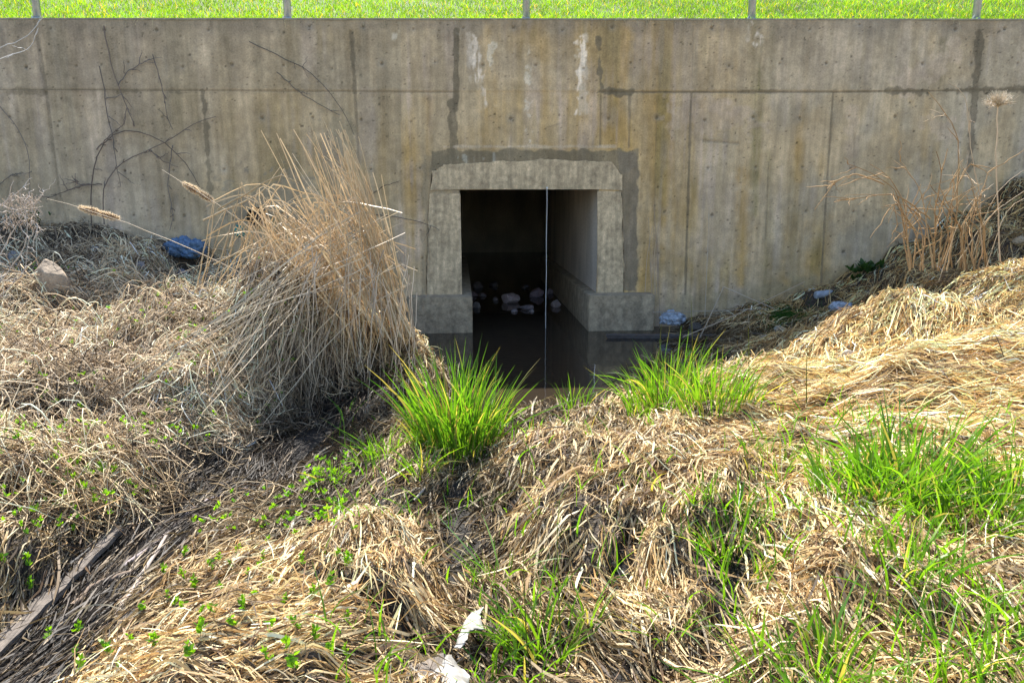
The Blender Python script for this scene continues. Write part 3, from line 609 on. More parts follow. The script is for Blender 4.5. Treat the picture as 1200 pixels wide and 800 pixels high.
# loose green blades over the right bank and hollows
def gmask(u, v, x, y):
    return np.clip(sst(780, 980, u)*sst(440, 560, v)*.6+.13*(u > 380)*(v > 480)+.25*np.exp(-((u-640)/60)**2-((v-760)/60)**2), 0, 1)*sst(.42, .62, fbm(x*3, y*3, 3, 66))
p = scatter_view(17000, -50, 1300, 430, 950); x, y = p[:, 0], p[:, 1]; u, v = proj(x, y, hz(x, y)); ok = rng.random(len(x)) < gmask(u, v, x, y); x, y = x[ok], y[ok]
nd, W = blades(len(x), x, y, hz, .06, .26, .0095, .9, 5); V, F, I = strands(nd, W)
tag(mesh_np('green_grass', V, F, M_green, col=greens(len(x), .06, .7)[I]), 'fresh green grass blades coming up through the straw', 'grass', kind='stuff')
# tiny yellow-green leaf buds on the left thicket
def leafcluster(n, cx, cy, cz, size, m=8):
    a = rng.uniform(0, 2*np.pi, (n, m)); e = rng.uniform(.2, 1.3, (n, m)); L = size*1.5*rng.uniform(.6, 1.2, (n, m)); K = 4; s = np.linspace(0, 1, K)
    off = rng.uniform(0, 1, (n, m))*size*.9
    X = cx[:, None, None]+(np.cos(a)*np.cos(e)*L)[..., None]*s; Y = cy[:, None, None]+(np.sin(a)*np.cos(e)*L)[..., None]*s; Z = (cz[:, None]+off)[..., None]+(np.sin(e)*L)[..., None]*s
    W = (L[..., None]*.5)*np.array([.25, 1, .8, .08])
    return np.stack([X, Y, Z], -1).reshape(-1, K, 3), W.reshape(-1, K)
p = scatter_view(3200, -50, 420, 320, 640); x, y = p[:, 0], p[:, 1]; ok = rng.random(len(x)) < .25+.6*(fbm(x*2, y*2, 3, 77) > .56); ok &= mud_amount(x, y) < .4; x, y = x[ok], y[ok]
z = hz(x, y)+rng.uniform(.02, .14, len(x)); nd, W = leafcluster(len(x), x, y, z, .017, 5); V, F, I = strands(nd, W)
cb = np.repeat(greens(len(x), 0, .95)*1.15, 5, 0)
tag(mesh_np('leaf_buds', V, F, M_green, col=cb[I]), 'tiny yellow-green leaf buds on the twigs of the left thicket', 'leaf buds', kind='stuff')
# individual sprouts low on the near left bank
protos = []
for k in range(5):
    K = 4; n_ = 3+k % 3; nd, W = leafcluster(n_, rng.normal(size=n_)*.004, rng.normal(size=n_)*.004, np.linspace(.015, .055, n_), .018, 5)
    V, F, I = strands(nd, W); o = mesh_np('leaves', V, F, M_green, col=np.repeat(greens(len(nd), 0, .8), 8, 0)); 
    stn = np.array([[[0, 0, -.03], [.002, .001, .02], [0, .002, .06]]]); V2, F2, I2 = strands(stn, np.array([[.003, .0025, .001]]), 4)
    s_ = mesh_np('stem', V2, F2, M_bark, col=np.array([.25, .17, .1])); C.objects.unlink(o); C.objects.unlink(s_); protos.append((o, s_))
spots = [(60, 750), (88, 768), (93, 742), (155, 752), (170, 715), (192, 700), (205, 710), (192, 672), (217, 680), (232, 690), (215, 718), (237, 720), (305, 668), (320, 682), (333, 708), (320, 740), (352, 738), (368, 752), (342, 762), (385, 765), (295, 670), (275, 662), (255, 655), (277, 648), (262, 690), (246, 668), (407, 665), (392, 652), (405, 770), (228, 770), (140, 785), (238, 745), (300, 700), (360, 660), (345, 790), (318, 775), (130, 770), (180, 760), (95, 790), (280, 735), (250, 725), (290, 715), (372, 700), (410, 730), (35, 665), (5, 660), (38, 690), (215, 652), (310, 655), (388, 690)]
for i, (px, py) in enumerate(spots):
    g = ground_at(px+random.uniform(-3, 3), py+8)+Vector((0, 0, .02)); r_ = empty('leaf_sprout', g, 'tiny bright green leafy sprout in the straw of the lower left bank', 'sprout', 'green sprouts on the lower left bank')
    r_.rotation_euler = (random.uniform(-.3, .3), random.uniform(-.3, .3), random.uniform(0, 6)); k_ = random.uniform(.6, 1.1); r_.scale = (k_,)*3
    for q in protos[i % 5]:
        c_ = q.copy(); C.objects.link(c_); c_.parent = r_

# ================================================================ REED HEAP: standing and broken reeds
reeds = empty('dead_reeds', (hp.x, hp.y, hz(hp.x, hp.y)), 'sheaf of broken tan reeds leaning up from the left heap', 'reeds')
def reedset(n, f, K=8, w0=.006, w1=.003, sides=0, m=M_reed, base=(.52, .38, .20)):
    nd = np.zeros((n, K, 3))
    for i in range(n): nd[i] = poly_strand(f(), K)
    W = np.linspace(w0, w1, K)[None]*rng.uniform(.6, 1.5, n)[:, None]
    V, F, I = strands(nd, W, sides); c = np.array(base)*rng.uniform(.55, 1.25, n)[:, None]*np.array([1, 1, 1])
    c = c*(1-.35*rng.random((n, 1))*np.array([0, .15, .35])); return V, F, c[I]
U_ = random.uniform
def upright():
    Y = -3.0+U_(-.5, .4); a = U_(400, 480); b = U_(300, 400); tx = U_(-80, 5)+a-25; ty = U_(150, 265)
    return [PY(a, b+20, Y), PY(a*.6+tx*.4, b*.6+ty*.4, Y+U_(-.1, .1)), PY(tx, ty, Y+U_(-.3, .3))]
V, F, c = reedset(75, upright, 8, .014, .006, base=(.62, .46, .27)); local(mesh_np('upright_leaves', V, F, M_reed, col=c), reeds)
def folded():
    Y = -3.1+U_(-.5, .4); a = U_(300, 460); b = U_(330, 390); kx = U_(265, 430); ky = U_(205, 300)
    ex = kx+U_(-70, 90); ey = ky+U_(15, 110)
    k = PY(kx, ky, Y+U_(-.3, .3)); return [PY(a, b, Y), PY((a+kx)/2, (b+ky)/2, Y), k, k, k, PY((kx+ex)/2, (ky+ey)/2-3, Y), PY(ex, ey, Y+U_(-.3, .3))]
V, F, c = reedset(130, folded, 13, .012, .008, base=(.62, .46, .27)); local(mesh_np('folded_leaves', V, F, M_reed, col=c), reeds)
def sweep():
    Y = -3.2+U_(-.5, .4); a = U_(350, 470); b = U_(255, 350); e = U_(60, 330)
    g = ground_at(e, U_(390, 520)); m_ = (PY(a, b, Y)+g)/2; m_.z += U_(-.05, .2); m_.x += U_(-.1, .1)
    return [PY(a+U_(0, 20), b-10, Y), PY(a-20, b+5, Y), m_, g+Vector((0, 0, U_(0, .06)))]
V, F, c = reedset(75, sweep, 12, .006, .004, base=(.56, .46, .32)); local(mesh_np('sweeping_leaves', V, F, M_reed, col=c), reeds)
def hang():
    a = U_(300, 495); b = U_(285, 350); Y = -3.3+U_(-.4, .3)-.25; k = PY(a, b, Y); e = a+(a-420)*.3+U_(-45, 25)
    return [k, PY(a*.6+e*.4, b+40, Y-.15), PY(e, b+U_(80, 150), Y-.35)]
V, F, c = reedset(120, hang, 9, .006, .003, base=(.48, .38, .27)); local(mesh_np('hanging_leaves', V, F, M_reed, col=c), reeds)
tall = [[(470+U_(-22, 18), 395), (448+U_(-20, 16), 300), (425+U_(-18, 14), 225), (400+U_(-22, 18), 150+U_(0, 55))] for _ in range(26)]+[[(a_, 350), (a_+18, 290), (a_+45+U_(-15, 15), 235+U_(-15, 15))] for a_ in (245, 262, 285, 300, 322, 345)]+[[(478, 400), (450, 300), (425, 215), (398, 142)], [(470, 390), (440, 290), (408, 205), (378, 138)], [(485, 410), (462, 320), (438, 232), (420, 160)], [(460, 380), (432, 280), (402, 190)], [(474, 390), (452, 300), (428, 200)], [(455, 375), (415, 270), (383, 190)], [(490, 415), (470, 335), (452, 260)], [(445, 370), (400, 260), (360, 130)], [(228, 352), (238, 300), (249, 240)], [(233, 352), (244, 300), (251, 238)], [(262, 350), (272, 280), (281, 215)], [(280, 350), (283, 290), (283, 213)], [(283, 214), (300, 260), (306, 300)],
        [(238, 258), (310, 225), (328, 196)], [(255, 245), (300, 220), (335, 200), (350, 215)], [(290, 290), (320, 230), (332, 198)], [(332, 198), (350, 240), (372, 262)], [(400, 330), (350, 262), (280, 228)], [(300, 300), (340, 262), (400, 235)], [(250, 310), (330, 270), (395, 262)]]
nd = []
for ln in tall:
    Y = -3.0+U_(-.35, .25); nd.append(poly_strand([PY(a, b, Y) for a, b in ln], 10))
V, F, I = strands(np.array(nd), np.linspace(.016, .007, 10)[None]*np.ones((len(nd), 1)), 5); c = np.array([.55, .42, .25])*rng.uniform(.8, 1.15, len(nd))[:, None]
local(mesh_np('tall_stems', V, F, M_reed, col=c[I], smooth=True), reeds)

def cattail(label, stem, head, Y0, Y1):
    n = len(stem); P = [PY(a, b, Y0+(Y1-Y0)*i/(n-1)) for i, (a, b) in enumerate(stem)]
    root = empty('cattail', P[-1], label, 'cattail')
    V, F, I = strands(poly_strand(P, 14)[None], np.linspace(.004, .010, 14)[None], 6); local(mesh_np('stem', V, F, M_reed, col=np.broadcast_to([.52, .40, .26], V.shape), smooth=True), root)
    h0, h1 = [PY(a, b, Y0+.03) for a, b in head]; K = 26; s = np.linspace(0, 1, K); ax = np.array(h0)[None]+(np.array(h1)-np.array(h0))[None]*s[:, None]
    r = .025*np.sin(np.pi*np.clip(s*.94+.03, 0, 1))**.4*(1+.7*(fbm(s*7, s*0, 3, 4)-.5)*2)
    V, F, I = strands(ax[None], (r*2)[None], 12); nz_ = fbm(V[:, 0]*40, V[:, 2]*40, 2, 3)[:, None]; V = V+(rng.random(V.shape)-.5)*.008
    local(mesh_np('seed_head', V, F, M_fluff, col=np.array([.20, .11, .055])*(.7+.8*nz_), smooth=True), root)
    m = 2600; t_ = rng.random(m); c0 = np.array(h0)+(np.array(h1)-np.array(h0))*t_[:, None]; d = rng.normal(size=(m, 3)); d /= np.linalg.norm(d, axis=1)[:, None]
    rr = np.interp(t_, s, r)[:, None]; a = c0+d*rr*.8; b_ = c0+d*(rr+rng.uniform(.004, .024, (m, 1)))
    V, F, I = strands(np.stack([a, (a+b_)/2, b_], 1), np.full((m, 3), .0022)); local(mesh_np('fluff', V, F, M_fluff, col=np.broadcast_to([.78, .64, .44], V.shape)), root)
cattail('cattail with fluffy brown seed head at the far left end of a long stalk', [(55, 233), (92, 242), (140, 257), (190, 277), (245, 300), (330, 345), (370, 375)], [(93, 243), (139, 256)], -2.4, -3.0)
cattail('shorter cattail whose thin seed head points to the wall above the blue bag', [(190, 199), (214, 214), (250, 236), (282, 258), (320, 290), (350, 335)], [(215, 215), (249, 235)], -2.5, -3.0)

# ================================================================ LEFT FRAME-EDGE WEED, RIGHT SHRUB, UMBEL, VINES
def branchy(name, label, cat, lines, Y, r0, r1, colour, twigs=0, off=(0, 0), sc=1, tl=.25, seed=1, part='branch', m=M_bark, jit=.004, Ysp=.15):
    rr = random.Random(seed); roots = None; allp = []
    for ln in lines:
        y0 = Y+rr.uniform(-Ysp, Ysp); y1 = Y+rr.uniform(-Ysp, Ysp); n = len(ln)
        allp.append([PY(off[0]+a/sc, off[1]+b/sc, y0*(1-i/(n-1))+y1*i/(n-1)) for i, (a, b) in enumerate(ln)])
    root = empty(name, allp[0][0], label, cat); tw = []
    for p in allp:
        nd = poly_strand(p, 16, jit)
        V, F, I = strands(nd[None], np.linspace(r0, r1, 16)[None]*2, 5); local(mesh_np(part, V, F, m, col=np.broadcast_to(np.array(colour)*rr.uniform(.75, 1.2), V.shape), smooth=True), root)
        for _ in range(twigs):
            i = rr.randint(3, 15); q = nd[i]; t_ = nd[min(i+1, 15)]-nd[i-1]; t_ /= np.linalg.norm(t_)+1e-6; d = t_*.7+rng.normal(size=3)*.55; d /= np.linalg.norm(d); L = tl*rr.uniform(.25, 1)
            tw.append(np.array([q+d*L*s+rng.normal(size=3)*.006*(s > 0)+np.array([0, 0, -.05*L*s*s]) for s in np.linspace(0, 1, 6)]))
    if tw:
        for q in tw[:98]:
            V, F, I = strands(q[None], np.linspace(r1*1.6, r1*.6, 6)[None]*2, 4); local(mesh_np('twig', V, F, m, col=np.broadcast_to(np.array(colour)*1.1, V.shape)), root)
    return root, allp
s3 = 2.9625
sh, _ = branchy('dead_shrub', 'leafless brown shrub with arching twigs against the right of the wall', 'shrub',
    [[(790, 940), (770, 700), (720, 610), (650, 570)], [(795, 930), (745, 660), (640, 590), (575, 570)], [(870, 930), (880, 690), (905, 600), (880, 525)], [(868, 930), (830, 660), (755, 560)], [(860, 760), (740, 670), (690, 675), (595, 690), (530, 695)],
     [(700, 640), (600, 600), (545, 620), (500, 655)], [(935, 930), (915, 760), (970, 600), (1000, 570)], [(880, 930), (860, 780), (760, 700), (690, 720)], [(840, 930), (800, 790), (730, 690), (745, 780)], [(1010, 930), (1000, 780), (1030, 700), (1060, 600)], [(870, 900), (880, 760), (940, 620)], [(900, 920), (950, 780), (960, 560), (955, 450), (915, 400)],
     [(800, 930), (815, 800), (760, 740)], [(960, 930), (1000, 760), (1020, 690)]]+[[(b_, 940), (b_+random.uniform(-40, 40), 800), (b_+random.uniform(-110, 70), random.uniform(620, 740))] for b_ in [random.uniform(760, 1080) for _ in range(16)]],
    -2.3, 0.0085, .0034, (.34, .22, .11), 7, (800, 0), s3, .42, 3)
branchy('bramble_cane', 'tall crooked brown cane rising highest beside the white-headed stalk', 'cane', [[(1040, 900), (1030, 640), (1000, 530), (990, 430), (1000, 390), (985, 315), (950, 290), (920, 285)], [(1020, 660), (960, 560), (955, 470), (915, 400)]], -2.2, .007, .003, (.46, .35, .23), 5, (800, 0), s3, .3, 5)
um, _ = branchy('umbel_stalk', 'pale dead stalk topped by a spray of thin white stems, right side', 'dead flower stalk', [[(1105, 960), (1100, 800), (1090, 650), (1090, 490), (1095, 370)]], -2.3, .0075, .005, (.56, .42, .28), 0, (800, 0), s3, .2, 6, 'stem')
top = PY(800+1095/s3, 372/s3, -2.3); nd = []
for _ in range(90):
    a = U_(0, 6.28); e = U_(.15, 1.3); L = U_(.06, .15); d = np.array([math.cos(a)*math.cos(e), math.sin(a)*math.cos(e), math.sin(e)]); q = np.array(top)
    nd.append(np.array([q, q+d*L*.55+[0, 0, .01], q+d*L+[0, 0, .0]]))
    for _k in range(3):
        d2 = d+rng.normal(size=3)*.5; nd.append(np.array([q+d*L*.7, q+d*L*.7+d2*.02, q+d*L*.7+d2*.045]))
V, F, I = strands(np.array(nd), np.array([[.0045, .0035, .003]])*np.ones((len(nd), 1)), 3); local(mesh_np('flower_head', V, F, M_reed, col=np.broadcast_to([.62, .52, .38], V.shape)), um)
stalk_group('dry_weed', 'thin bowed dry stems reaching over the slope at the right frame edge', 'dry stems', [[(1140, 300, -2.3), (1160, 230, -2.3), (1200, 195, -2.3), (1260, 180, -2.3)], [(1120, 310, -2.3), (1160, 250, -2.3), (1230, 205, -2.3)], [(1150, 330, -2.3), (1180, 240, -2.3), (1215, 225, -2.3)], [(1100, 330, -2.3), (1130, 240, -2.3), (1165, 215, -2.3)]], .004, .002, M_reed, (.5, .38, .24), jit=.003)

vs_ = (.16, .125, .10)
branchy('wall_vine', 'dark vine bent in a wide hoop against the left of the wall', 'vine', [[(318, 780), (315, 620), (335, 520), (390, 455), (460, 440), (540, 470), (610, 525), (660, 580), (695, 655)], [(360, 90), (375, 180), (400, 270), (430, 350), (468, 440)], [(335, 520), (380, 470), (430, 430)]], -.05, .008, .004, vs_, 4, (0, 0), s3, .22, 11, 'stem', Ysp=.02)
branchy('wall_vine', 'dark vine slanting up right across the hoop-shaped one', 'vine', [[(362, 780), (355, 640), (385, 590), (440, 550), (520, 520), (600, 480), (650, 450), (680, 415), (750, 405)], [(520, 520), (560, 555)], [(355, 640), (300, 640), (250, 655), (160, 690)], [(320, 640), (270, 640), (250, 610)]], -.09, .008, .004, vs_, 5, (0, 0), s3, .22, 12, 'stem', Ysp=.02)
branchy('wall_vine', 'thin dark vine arching down the wall above the reeds', 'vine', [[(865, 145), (960, 190), (1060, 235), (1110, 280), (1150, 330), (1190, 380), (1230, 470)], [(960, 250), (1040, 320), (1120, 370), (1180, 400)]], -.04, .0055, .003, (.14, .12, .10), 3, (0, 0), s3, .2, 13, 'stem', Ysp=.02)
branchy('wall_vine', 'straggling thin vine hanging between the hoop and the wide dark joint', 'vine', [[(530, 190), (545, 240), (570, 330), (580, 410), (600, 450)], [(600, 505), (585, 600), (580, 660), (605, 740), (590, 800)], [(345, 230), (365, 320), (370, 400), (395, 480), (400, 560), (420, 650)], [(410, 300), (440, 250), (520, 205)]], -.04, .006, .003, (.15, .13, .115), 5, (0, 0), s3, .25, 14, 'stem', Ysp=.02)
branchy('wall_vine', 'thin curved vine low on the wall at the left frame edge', 'vine', [[(0, 370), (60, 440), (95, 510), (105, 590), (100, 700)], [(0, 640), (40, 605), (100, 600)]], -.06, .005, .003, (.15, .13, .11), 4, (0, 0), s3, .2, 15, 'stem', Ysp=.02)
branchy('wall_vine', 'short dark creeper crossing toward the left jamb of the opening', 'vine', [[(425, 250), (470, 255), (510, 265), (515, 270)], [(435, 228), (450, 218), (468, 212)]], -.05, .006, .003, (.12, .10, .08), 1, seed=16, part='stem', Ysp=.01)
branchy('overhanging_twig', 'pale bare twig entering from the left above the wall vines', 'twig', [[(-60, 110), (20, 60), (60, 40), (110, 120)][:3]+[(72, 38)], [(-60, 85), (-10, 60), (30, 45), (44, 30), (47, 22)], [(-50, 90), (10, 66), (36, 58), (45, 33)]][1:], -1.6, .009, .004, (.45, .42, .38), 3, tl=.2, seed=17)
branchy('dry_weed', 'grey dead weed with drooping seed sprays at the left frame edge', 'dead weed', [[(-40, 360), (0, 300), (20, 260), (50, 228)], [(-40, 330), (0, 262), (30, 240)], [(-50, 400), (10, 320), (35, 278), (30, 235)], [(-30, 300), (0, 240), (35, 215)], [(-60, 345), (0, 350), (30, 318), (34, 280)], [(0, 240), (20, 248), (45, 262), (42, 272)]], -3.4, .006, .003, (.46, .40, .34), 10, tl=.2, seed=18)
nd = []
for _ in range(420):
    a = U_(2, 46); b = U_(222, 262)+abs(a-25)*.3; q = np.array(PY(a, b, -3.4+U_(-.15, .15))); d = np.array([U_(-1, 1), U_(-1, 1), U_(-1.6, .3)])*.035; nd.append(np.array([q, q+d*.5, q+d+[0, 0, -.008]]))
V, F, I = strands(np.array(nd), np.array([[.003, .006, .002]])*np.ones((len(nd), 1)))
o = mesh_np('seed_spray', V, F, M_straw, col=np.broadcast_to([.36, .29, .23], V.shape)); local(o, bpy.data.objects['dry_weed']); o['kind'] = 'stuff'

# lone dead reeds by the wall
stalk_group('dead_reeds', 'thin upright pale reeds standing against the right jamb side', 'dead reeds', [[(764, 345, -.15), (762, 300, -.1), (760, 255, -.1)], [(768, 345, -.15), (766, 300, -.1), (772, 262, -.05)], [(771, 345, -.15), (770, 290, -.1), (766, 240, -.05)], [(756, 342, -.15), (758, 300, -.1), (765, 265, -.05)], [(773, 390, -.15), (772, 320, -.1), (770, 275, -.05)]], .005, .003, M_reed, (.42, .32, .22))
stalk_group('dead_reed', 'single straight pale reed standing right of the opening', 'dead reed', [[(826, 372, -.3), (829, 300, -.2), (831, 242, -.15)]], .0055, .003, M_reed, (.48, .40, .30))
stalk_group('bent_reed', 'pale reed snapped into an upside-down V over the dark hollow', 'dead reed', [[(820, 396, -1.0), (836, 362, -1.0), (848, 336, -1.0)], [(848, 336, -1.0), (880, 350, -1.0), (908, 362, -1.0)]], .006, .005, M_reed, (.5, .42, .32))
stalk_group('fallen_reed', 'long straight pale reed slanting up across the shaded hollow', 'dead reed', [[(800, 395, -1.3), (870, 366, -1.1), (943, 330, -.9)]], .008, .004, M_reed, (.46, .36, .25))
stalk_group('fallen_reed', 'pale reed lying level above the wet beam at the pool', 'dead reed', [[(765, 366, -.6), (840, 364, -.6), (900, 362, -.6)]], .005, .004, M_reed, (.4, .34, .27))

# ================================================================ STICKS, PLANKS
def plank(name, label, a, b, wd, th, m, cat='plank', lift=.03, z=None):
    pa = ground_at(*a); pb = ground_at(*b)
    if z is not None: pa = PZ(*a, z); pb = PZ(*b, z)
    else: pa.z += lift; pb.z += lift
    d = (pb-pa); L = d.length; root = empty(name, (pa+pb)/2, label, cat)
    bm = bmesh.new(); n = 24
    rot = d.to_track_quat('Y', 'Z').to_matrix().to_4x4(); T = Matrix.Translation((pa+pb)/2) @ rot
    ring = []
    for i in range(n+1):
        y_ = -L/2+L*i/n; wv = wd*(1+.10*math.sin(i*1.3)+U_(-.05, .05)); r0 = [(-wv/2, -th/2), (wv/2, -th/2), (wv/2, th/2), (0, th/2+U_(-.003, .003)), (-wv/2, th/2)]
        if i in (0, n): r0 = [(a_*.75, b_) for a_, b_ in r0]
        ring.append([bm.verts.new(T @ Vector((p_[0]+U_(-.002, .002), y_+(U_(-.03, .03) if i in (0, n) else 0), p_[1]+U_(-.002, .002)))) for p_ in r0])
    for i in range(n):
        for j in range(5): bm.faces.new([ring[i][j], ring[i][(j+1) % 5], ring[i+1][(j+1) % 5], ring[i+1][j]])
    bm.faces.new(ring[0]); bm.faces.new(ring[-1])
    bm_obj('board', bm, m, root); return root
plank('weathered_plank', 'long weathered grey board lying along the muddy gully, lower left', (-30, 795), (138, 624), .075, .025, M_wood, lift=.025)
plank('sunken_beam', 'dark wet beam lying in the pool below the right footing', (712, 394), (860, 395), .10, .05, M_dwood, 'beam', z=.015)
def stick(label, pts, r, colour=(.33, .28, .23), lift=.02, name='fallen_stick'):
    P = []
    for a, b in pts: q = ground_at(a, b); q.z += lift; P.append(q)
    nd = poly_strand(P, 14, .003); nd[:, 2] = np.maximum(nd[:, 2], hz(nd[:, 0], nd[:, 1])+r*.6)
    V, F, I = strands(nd[None], np.linspace(r*1.1, r*.7, 14)[None]*2, 7); V += rng.normal(size=V.shape)*r*.05
    o = mesh_np(name, V, F, M_bark, col=np.array(colour)*(.8+.5*fbm(V[:, 0]*60, V[:, 1]*60, 2, 3))[:, None], smooth=True); tag(o, label, 'stick')
stick('thick pale stick lying parallel to the board in the gully', [(135, 730), (160, 690), (198, 628)], .012, (.36, .30, .25))
stick('long mauve-grey stick running up the mud from the gully', [(145, 668), (190, 635), (232, 592), (290, 575)], .011, (.30, .25, .24))
stick('short brown branch bowed over the near bank of the gully', [(85, 715), (110, 690), (160, 672)], .014, (.20, .15, .11))
stick('thin straight grey twig across the lower left sprouts', [(215, 713), (270, 718), (345, 733)], .005, (.36, .31, .26))
stick('short upright bleached stub above the lower left sprouts', [(342, 652), (345, 612)], .009, (.55, .48, .40))
stick('thin dark bent twig running over the right straw bank', [(918, 435), (960, 455), (1000, 465), (1050, 492)], .007, (.14, .11, .09))
stick('thick grey-brown branch half buried in the right bank straw', [(1075, 490), (1110, 510), (1165, 538), (1200, 545)], .013, (.32, .25, .19))
stick('bleached stick lying above the tall right bank tuft', [(925, 490), (960, 492), (1030, 498)], .006, (.58, .52, .44))
stick('pale stick in the hollow pointing up, right of the small dark tuft', [(915, 632), (925, 590)], .006, (.55, .45, .34))
stick('reddish twig lying slantwise in the bottom centre hollow', [(478, 762), (510, 745), (560, 712)], .006, (.26, .17, .13))
stick('bleached broken stalk on the mound left of centre', [(485, 590), (500, 573), (524, 555)], .008, (.45, .38, .30))
stick('grey weathered stick at the left frame edge', [(-10, 612), (30, 612), (62, 600)], .012, (.28, .22, .17))
stick('wet black twig in the dark hollow below the wall, right of the beam', [(880, 392), (930, 400), (990, 404)], .008, (.10, .09, .08))

# ================================================================ ROCKS
def rock(label, c, sx, sy, sz, colour, seed, name='rock', rot=0, group=None, taper=0):
    bm = bmesh.new(); bmesh.ops.create_icosphere(bm, subdivisions=4, radius=1); rr = random.Random(seed)
    pl = []
    for _ in range(16):
        v = Vector((rr.gauss(0, 1), rr.gauss(0, 1), rr.gauss(0, 1))).normalized(); pl.append((v, rr.uniform(.5, .85)))
    for v in bm.verts:
        for n_, d in pl:
            e = v.co.dot(n_)-d
            if e > 0: v.co -= n_*e*.92
        v.co *= 1+.03*(float(fbm(np.array(v.co.x*4+seed), np.array(v.co.y*4+v.co.z*3), 3, 7))-.5)*2
        v.co = Vector((v.co.x*sx*(1-taper*v.co.z), v.co.y*sy*(1-taper*v.co.z), v.co.z*sz)); v.co.rotate(Matrix.Rotation(rot, 3, 'Z'))
    V = np.array([v.co[:] for v in bm.verts]); F = np.array([[v.index for v in f.verts] for f in bm.faces]); bm.free()
    o = mesh_np(name, V, F, M_rock, col=np.broadcast_to(colour, V.shape)); o.location = c; return tag(o, label, 'rock', group)
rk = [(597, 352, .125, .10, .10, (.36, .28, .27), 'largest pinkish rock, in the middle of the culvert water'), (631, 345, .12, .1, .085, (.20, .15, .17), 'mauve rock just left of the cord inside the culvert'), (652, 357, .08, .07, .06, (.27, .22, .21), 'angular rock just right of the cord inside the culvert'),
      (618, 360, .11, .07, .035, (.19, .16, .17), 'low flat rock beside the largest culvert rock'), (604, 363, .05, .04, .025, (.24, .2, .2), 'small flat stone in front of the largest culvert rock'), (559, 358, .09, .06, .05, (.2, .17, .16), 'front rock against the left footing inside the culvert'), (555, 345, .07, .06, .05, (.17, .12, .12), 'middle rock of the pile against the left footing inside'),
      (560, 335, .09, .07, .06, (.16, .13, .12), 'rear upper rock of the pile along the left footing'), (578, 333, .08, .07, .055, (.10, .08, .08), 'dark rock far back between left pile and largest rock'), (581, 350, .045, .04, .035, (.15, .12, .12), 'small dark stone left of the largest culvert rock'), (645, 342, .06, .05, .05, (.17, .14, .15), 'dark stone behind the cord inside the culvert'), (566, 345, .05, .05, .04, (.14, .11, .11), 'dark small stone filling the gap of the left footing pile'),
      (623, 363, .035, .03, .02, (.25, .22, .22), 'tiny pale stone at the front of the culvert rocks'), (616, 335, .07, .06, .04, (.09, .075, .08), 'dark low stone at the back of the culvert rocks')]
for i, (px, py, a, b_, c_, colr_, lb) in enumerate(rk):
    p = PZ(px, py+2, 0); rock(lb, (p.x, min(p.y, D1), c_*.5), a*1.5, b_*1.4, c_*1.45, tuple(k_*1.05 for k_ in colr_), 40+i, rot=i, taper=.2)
def on_ground_rock(lb, px, py, a, b_, c_, colr_, sd, z=.3):
    p = ground_at(px, py); rock(lb, (p.x, p.y, p.z+c_*z), a, b_, c_, colr_, sd, rot=sd, taper=.55 if sd == 60 else .15)
on_ground_rock('big pointed tan boulder on the left bank below the vines', 57, 338, .19, .17, .26, (.30, .23, .16), 60)
on_ground_rock('flat blue-grey stone right of the pointed boulder', 112, 318, .15, .12, .075, (.2, .22, .23), 61)
on_ground_rock('grey stone half sunk in litter between boulder and reeds', 165, 316, .12, .1, .09, (.19, .17, .165), 62)
on_ground_rock('small dark grey stone nearest the standing pale stalks', 212, 322, .1, .09, .07, (.15, .14, .15), 63)
on_ground_rock('dark square stone in the shade by the reed heap foot', 205, 368, .16, .12, .11, (.13, .12, .11), 64)
on_ground_rock('stone at the left frame edge under the dead weed', 15, 305, .14, .12, .08, (.2, .2, .2), 65)
on_ground_rock('pale cream stone in the straw at the edge of the wall shadow', 993, 421, .085, .06, .06, (.62, .54, .42), 66)
on_ground_rock('dark block of stone at the wall foot right of the footing', 815, 388, .14, .1, .1, (.075, .065, .055), 67)
on_ground_rock('pale green-grey stone lying below the moss', 915, 388, .15, .08, .05, (.26, .28, .25), 68)
on_ground_rock('brown rock at the right frame edge on the shaded slope', 1195, 285, .14, .1, .07, (.3, .23, .14), 70)

# ================================================================ LITTER
def crumple(name, label, px, py, sx, sy, sz, m, seed, cat, z=.4, Y=None):
    p = ground_at(px, py) if Y is None else PY(px, py, Y); bm = bmesh.new(); bmesh.ops.create_icosphere(bm, subdivisions=5, radius=1)
    for v in bm.verts:
        c = v.co; n_ = float(fbm(np.array(c.x*2.6+seed*3), np.array(c.y*2.6+c.z*2.2+seed), 4, seed)); n2 = abs(float(fbm(np.array(c.x*5+c.z*4), np.array(c.y*5+seed), 3, seed+9))-.5)
        v.co = c*(.55+.8*n_-.9*n2); v.co = Vector((v.co.x*sx, v.co.y*sy, v.co.z*sz*(1 if v.co.z > 0 else .5)))
    o = bm_obj(name, bm, m, None, True); o.location = (p.x, p.y, p.z+sz*z); return tag(o, label, cat)
crumple('plastic_bag', 'crumpled dusty blue plastic bag at the wall foot behind the cattails', 218, 302, .27, .2, .2, M_bluep, 3, 'plastic bag')
crumple('plastic_bag', 'milky blue-white crumpled bag at the water beside the right footing', 787, 380, .19, .14, .13, M_clear, 5, 'plastic bag', Y=-.4)
crumple('plastic_bag', 'limp clear bag beside the moss at the foot of the right bank', 985, 366, .15, .12, .10, M_clear, 8, 'plastic bag')
crumple('plastic_scrap', 'small pale crumpled scrap above the flat blue-grey stone', 111, 297, .07, .05, .06, M_clear, 9, 'litter')
crumple('plastic_scrap', 'teal plastic scrap against the wall behind the folded reeds', 281, 277, .07, .05, .11, M_teal, 10, 'litter', Y=-.3)
